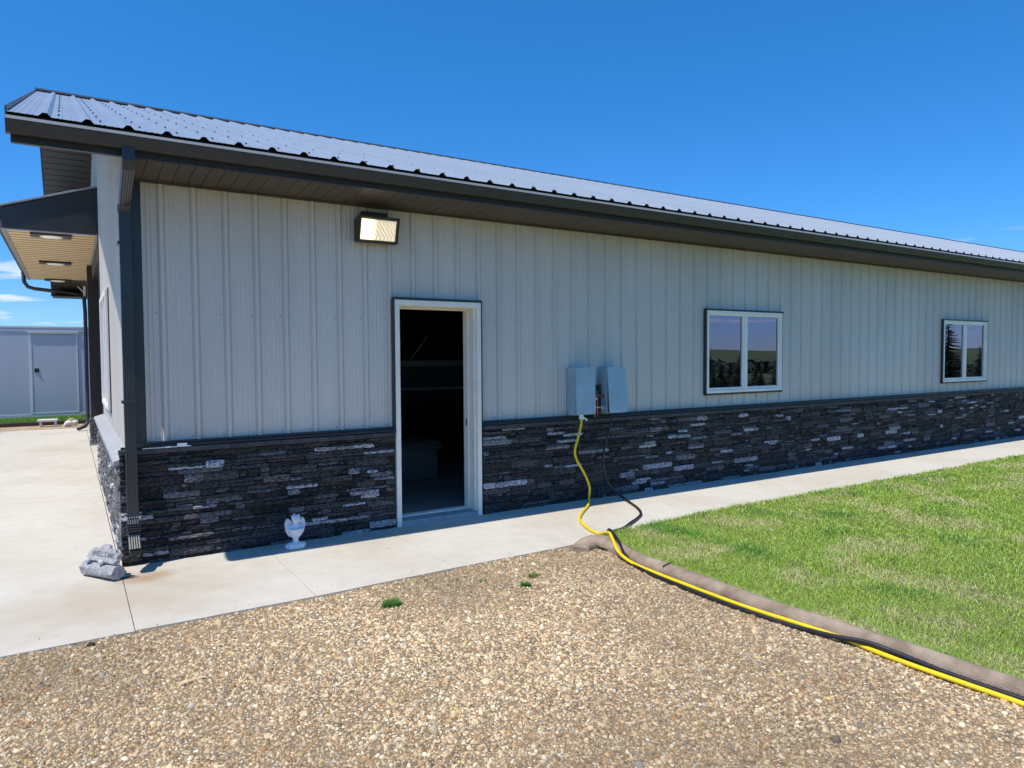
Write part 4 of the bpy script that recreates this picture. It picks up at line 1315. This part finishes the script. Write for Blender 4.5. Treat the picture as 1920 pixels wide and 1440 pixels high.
# plaque: ragged board leaning back on the log, facing out over the apron
nv = (-sd_).normalized() if sd_.x > 0 else sd_.normalized()
fwd = Vector((-.62, -.42, 0)).normalized(); 
fwd = -sd_ if sd_.x > 0 else sd_
upv = (Vector((0, 0, 1)) * .80 - fwd * .60).normalized()
org = (p0 + p1) / 2 + fwd * .010 + Vector((0, 0, .058))
nrm_ = ax_.cross(upv).normalized()
if nrm_.dot(fwd) < 0: nrm_ = -nrm_
outl = [(-.165, .015), (-.12, -.004), (-.05, .004), (.02, -.010), (.09, .002), (.15, -.006), (.172, .03), (.150, .05), (.168, .085), (.11, .082), (.085, .112), (.03, .102), (-.005, .138), (-.06, .132), (-.085, .102), (-.15, .100), (-.172, .06)]
g = MB()
vs = [org + ax_ * a + upv * b - nrm_ * .022 for a, b in outl] + [org + ax_ * a * .985 + upv * (b * .97 + .001) + nrm_ * .012 for a, b in outl]
m_ = len(outl)
g.add(vs, [(k, (k + 1) % m_, m_ + (k + 1) % m_, m_ + k) for k in range(m_)] + [tuple(range(m_))[::-1], tuple(m_ + k for k in range(m_))])
pq = g.build('plaque', 'cement', T, bevel=.006)
# lettering
fc = bpy.data.curves.new('lettering', 'FONT'); fc.body = 'WELCOME'; fc.size = .052; fc.extrude = .0016; fc.align_x = 'CENTER'; fc.offset = .0008
fo = bpy.data.objects.new('lettering_tmp', fc); C.objects.link(fo)
dg_ = bpy.context.evaluated_depsgraph_get(); me = bpy.data.meshes.new_from_object(fo.evaluated_get(dg_)); bpy.data.objects.remove(fo)
right = upv.cross(nrm_).normalized()
Mx = Matrix.Identity(4)
pos = org + upv * .038 + nrm_ * .0125
for i in range(3): Mx[i][0] = right[i]; Mx[i][1] = upv[i]; Mx[i][2] = nrm_[i]; Mx[i][3] = pos[i]
me.transform(Mx); me.materials.clear(); me.materials.append(MT['cementd']); me.name = 'lettering'
o = bpy.data.objects.new('lettering', me); C.objects.link(o); o.parent = pq
# two pebbly lumps at the plaque foot
pcm = mat('pale_cement', (.50, .51, .53), .8, bump=.4, bscale=80)
for a in (-.11, .04):
    g = MB()
    c = org + ax_ * a + nrm_ * .022 + upv * -.004
    g.ball(tuple(c), (.022, .022, .017), 10, 8, warp=lambda v: v + Vector((1, 1, 1)) * .006 * mn.noise(v * 60))
    g.build('pebble', pcm, T, smooth=True)

# ------------------------------------------------------------------ cargo trailer
T = thing('cargo_trailer', 'grey-blue enclosed cargo trailer parked on the grass behind the apron', 'trailer', (-2.5, 16.5, .06))
ty = 15.6
g = MB(); g.box(-7.6, 1.2, ty, ty + 2.2, .17, 2.40)
g.build('body', 'trailer', T, bevel=.03)
g = MB(); g.box(-7.62, 1.22, ty - .02, ty + 2.22, 2.375, 2.425); g.box(-7.62, 1.22, ty - .015, ty, 2.30, 2.33)
g.build('top_rail', 'alu', T, bevel=.008)
g = MB(); g.box(-7.62, 1.22, ty - .018, ty + .02, .06, .175)
g.build('bottom_rail', 'alu', T, bevel=.008)
g = MB(); g.box(-1.20, -.235, ty - .012, ty - .001, .20, 2.20)
dr = g.build('side_door', 'trailer', T, bevel=.004)
g = MB(); g.box(-1.255, -1.20, ty - .022, ty - .001, .17, 2.24); g.box(-.235, -.20, ty - .022, ty - .001, .17, 2.24); g.box(-1.20, -.235, ty - .022, ty - .001, .17, .205)
g.build('door_frame', 'alu', dr, bevel=.004)
g = MB(); g.box(-1.29, -.17, ty - .05, ty - .001, 2.245, 2.285); g.build('drip_rail', 'alu', dr, bevel=.006)
g = MB(); g.box(-1.155, -1.06, ty - .026, ty - .013, 1.24, 1.345); g.box(-1.135, -1.075, ty - .045, ty - .026, 1.29, 1.31)
g.build('latch', 'black', dr, bevel=.006)
for wx in (-4.9, -5.75):
    g = MB(); vs = []
    g.tube([(wx, ty - .02, .36), (wx, ty + .2, .36)], .33, 28); g.cur = 1; g.tube([(wx, ty - .035, .36), (wx, ty + .02, .36)], .2, 20)
    g.build('wheel', ['tyre', 'alu'], T, bevel=.015)
g = MB(); g.prism([(-6.3, .55), (-6.15, .80), (-4.5, .80), (-4.35, .55)], 1, ty - .16, ty - .001); g.build('fender', 'alu', T, bevel=.01)

# splash bench and rocks near the dirt
T = thing('garden_bench', 'low white cast stone bench on the dirt strip in front of the trailer', 'bench', (-.86, 13.6, 0))
g = MB(); g.box(-1.06, -.66, 13.55, 13.78, .11, .165); g.build('seat', 'whitestone', T, bevel=.012)
for a in (-1.03, -.74):
    g = MB(); g.prism([(a, -.01), (a + .06, -.01), (a + .05, .109), (a + .01, .109)], 1, 13.58, 13.75); g.build('leg', 'whitestone', T, bevel=.006)
def rock(x, y, r, label, m='whitestone'):
    sd_ = R.uniform(0, 50)
    g = MB(); g.ball((x, y, r * .55), (r, r * .8, r * .7), 12, 9, warp=lambda v: v + (v - Vector((x, y, r * .5))) * .5 * mn.noise(v * (3 / r * .3) + Vector((sd_, 0, 0))))
    tag(g.build('rock', m, auto=35), label, 'rock', 'rocks at the apron edge')
rock(-.46, 13.35, .10, 'pale rock on the dirt, nearest of the three beside the white bench', 'whitestone')
rock(-.33, 13.62, .09, 'pale rock on the dirt between the nearest rock and the drain pipe', 'whitestone')
rock(-.40, 13.95, .10, 'tan rock on the dirt, farthest of the three beside the white bench', 'dirt')
rock(-1.80, 12.5, .10, 'dark lump at the far left edge of the concrete apron', 'timber')
# dark pebble by the walk edge
g = MB(); g.ball((-.33, -1.56, -.01), (.022, .018, .016), 10, 8, warp=lambda v: v + Vector((1, 1, 1)) * .004 * mn.noise(v * 80))
tag(g.build('dark_stone', 'timber', smooth=True), 'dark brown stone lying in the gravel against the walk edge', 'stone')
# straw-coloured twig and dark twig
g = MB(); g.tube([(3.19, -2.395, .050), (3.23, -2.41, .068), (3.275, -2.405, .070)], .0045, 6)
tag(g.build('twig', 'timber'), 'short dark twig lying across the curb above the yellow hose', 'twig')
g = MB(); g.tube([(.02, -2.36, -.004), (.09, -2.34, -.002), (.14, -2.335, -.004)], .005, 6)
tag(g.build('twig', 'tan'), 'pale straw piece lying on the gravel at lower left', 'twig')

# ------------------------------------------------------------------ inside the shop: boat and carton
T = thing('boat', 'dark boat with grey stripes and windscreen stored inside the open door', 'boat', (5, 4.2, 0))
g = MB()
secs = [(2.6, .15, .9), (3.2, .75, 1.25), (4.2, 1.0, 1.35), (6.0, 1.05, 1.35), (8.6, 1.0, 1.35)]
vs = []
for x, w_, _ in secs:
    for yy, zz in ((-w_, 1.52), (-w_ * 1.02, 1.40), (-w_ * .95, 1.08), (-w_ * .5, .72), (0, .62), (w_ * .5, .72), (w_ * .95, 1.08), (w_, 1.52)): vs.append((x, 4.3 + yy, zz))
m_ = 8
g.add(vs, [(i * m_ + k, i * m_ + (k + 1) % m_, (i + 1) * m_ + (k + 1) % m_, (i + 1) * m_ + k) for i in range(4) for k in range(m_)] + [tuple(range(m_)), tuple(4 * m_ + k for k in range(m_))[::-1]])
g.build('hull', 'boat', T, auto=30)
g = MB(); g.box(3.25, 8.6, 3.24, 3.262, 1.44, 1.52); g.box(3.25, 8.6, 3.255, 3.275, 1.09, 1.13)
g.build('stripe', 'boat2', T)
g = MB()
for a, b in (((3.9, 3.5, 1.52), (4.25, 3.6, 1.95)), ((4.25, 3.6, 1.95), (5.3, 3.6, 1.97)), ((5.3, 3.6, 1.97), (5.1, 3.5, 1.52))): g.tube([a, b], .02, 8)
g.build('windscreen_frame', 'boat', T)
g = MB(); g.tube([(3.86, 3.46, 1.54), (4.05, 3.5, 1.75), (4.18, 3.54, 1.9)], .011, 6); g.build('highlight_strip', mat('highlight_white', (.95, .95, .95), .5, 0.0), T)  # matt white strip paints the highlight line beside the windscreen
g = MB()
for x in (3.8, 7.5): g.box(x, x + .1, 3.6, 5.0, .035, .75)
g.box(3.0, 9, 3.62, 3.72, .35, .45); g.build('cradle', 'black', T)
T = thing('carton', 'pale carton standing on the shop floor just inside the doorway', 'carton', (3.3, 2.2, .035))
g = MB(); g.hexa([(2.95, 1.92, .036), (3.5, 1.86, .036), (3.55, 2.4, .036), (2.98, 2.42, .036), (2.95, 1.92, .50), (3.5, 1.86, .52), (3.55, 2.4, .52), (2.98, 2.42, .50)]); g.build('box', 'card', T, bevel=.02)
g = MB(); g.hexa([(2.93, 1.85, .512), (3.48, 1.66, .44), (3.5, 1.86, .528), (2.95, 1.92, .512), (2.93, 1.85, .518), (3.48, 1.66, .446), (3.5, 1.86, .534), (2.95, 1.92, .518)]); g.build('flap', 'card', T)
# ------------------------------------------------------------------ trees behind the camera, mirrored in the panes
def spruce(x, y, h, label, spread=.27, seed=0, dead=False):
    T = thing('spruce_tree', label, 'tree', (x, y, hill_h(x, y)), 'spruce trees across the lawn')
    z0 = hill_h(x, y)
    g = MB(); g.tube([(x, y, z0 - .1), (x + .02, y, z0 + h * .5), (x, y, z0 + h * .97)], [h * .022, h * .014, .01], 8); g.build('trunk', 'bark', T, smooth=True)
    rn = random.Random(seed); g = MB(); lv = int(14 + h * 3)
    for i in range(lv):
        t = i / (lv - 1); zz = z0 + h * (.06 + .92 * t); rr = h * spread * (1 - t) ** .85 + .04
        nb = int(14 * (1 - t) + 6)
        for k in range(nb):
            a = rn.uniform(0, 2 * PI); ln = rr * rn.uniform(.7, 1.12)
            d_ = Vector((math.cos(a), math.sin(a), 0)); s_ = Vector((-d_.y, d_.x, 0))
            base = Vector((x, y, zz + rn.uniform(-.5, .5) * h / lv)); c_ = rn.uniform(.6, 1.3)
            col = (.085 * c_, .135 * c_, .06 * c_)
            for q in range(7):
                f = (q + .6) / 7; p_ = base + d_ * ln * f + Vector((0, 0, -.28 * ln * f + .12 * ln * f * f))
                w_ = ln * .16 * (1 - f * .6) + .03
                for sg in (-1, 1):
                    tip = p_ + s_ * sg * w_ * 1.4 + d_ * w_ * .7 + Vector((0, 0, -w_ * rn.uniform(.2, .6)))
                    g.add([p_ - d_ * w_ * .35, p_ + d_ * w_ * .45, tip], [(0, 1, 2)], col)
                g.add([p_ - s_ * w_ * .3, p_ + s_ * w_ * .3, p_ + d_ * w_ * .6 + Vector((0, 0, -w_ * .8))], [(0, 1, 2)], col)
    g.build('crown', 'needles', T)
def along(px, dist):
    """a point seen at column px of the picture by reflection in the front windows"""
    d = fw + rt2 * (px - 960) / F
    t = -cam_loc.y / d.y
    P_ = cam_loc + d * t; d2 = Vector((d.x, -d.y, 0)).normalized()
    return P_.x + d2.x * (dist), P_.y + d2.y * (dist)
specs = [(1776, 24, 3.5, .34), (1322, 26, 2.7, .28), (1352, 23, 1.3, .45), (1368, 25, 1.35, .42), (1386, 24, 1.7, .36), (1338, 21, .95, .5), (1425, 24, .95, .45), (1416, 30, 1.2, .4), (1458, 33, 2.1, .3), (1836, 45, 2.6, .35), (1803, 30, 1.0, .42)]
names = ['tall spruce mirrored in the left pane of the far window', 'spruce whose boughs show at the left edge of the near window', 'bushy young spruce mirrored low in the left pane of the near window',
         'young spruce mirrored mid way across the left pane of the near window', 'spruce mirrored against the middle bar of the near window', 'smallest round spruce mirrored in the left pane of the near window',
         'low spruce mirrored in the bottom of the right pane of the near window', 'slim spruce mirrored at the left of the right pane of the near window', 'spruce mirrored at the right edge of the near window',
         'dark spruce mirrored in the right pane of the far window', 'short spruce mirrored beside the middle bar of the far window']
for i, ((px, ds_, h_, sp_), nm) in enumerate(zip(specs, names)):
    x, y = along(px, ds_); spruce(x, y, h_, nm, sp_, seed=i)
# a far shelterbelt that reads as one dark band
g = MB(); rn = random.Random(5)
for i in range(2600):
    px = rn.uniform(1250, 2000); x, y = along(px, rn.uniform(110, 135)); h_ = hill_h(x, y); s_ = rn.uniform(.5, 1.2)
    hh = rn.uniform(0, 2.0) * (0.6 + .6 * mn.noise(Vector((px * .02, 0, 0))) + .2); c_ = rn.uniform(.6, 1.3)
    v = [Vector((x + rn.uniform(-s_, s_), y + rn.uniform(-s_, s_), h_ + hh + rn.uniform(-s_, s_))) for _ in range(4)]
    g.add(v, [(0, 1, 2), (0, 2, 3), (0, 1, 3)], (.05 * c_, .085 * c_, .045 * c_))
tag(g.build('far_woods', 'needles'), 'distant belt of dark trees mirrored along the horizon in the windows', 'woods', kind='stuff')
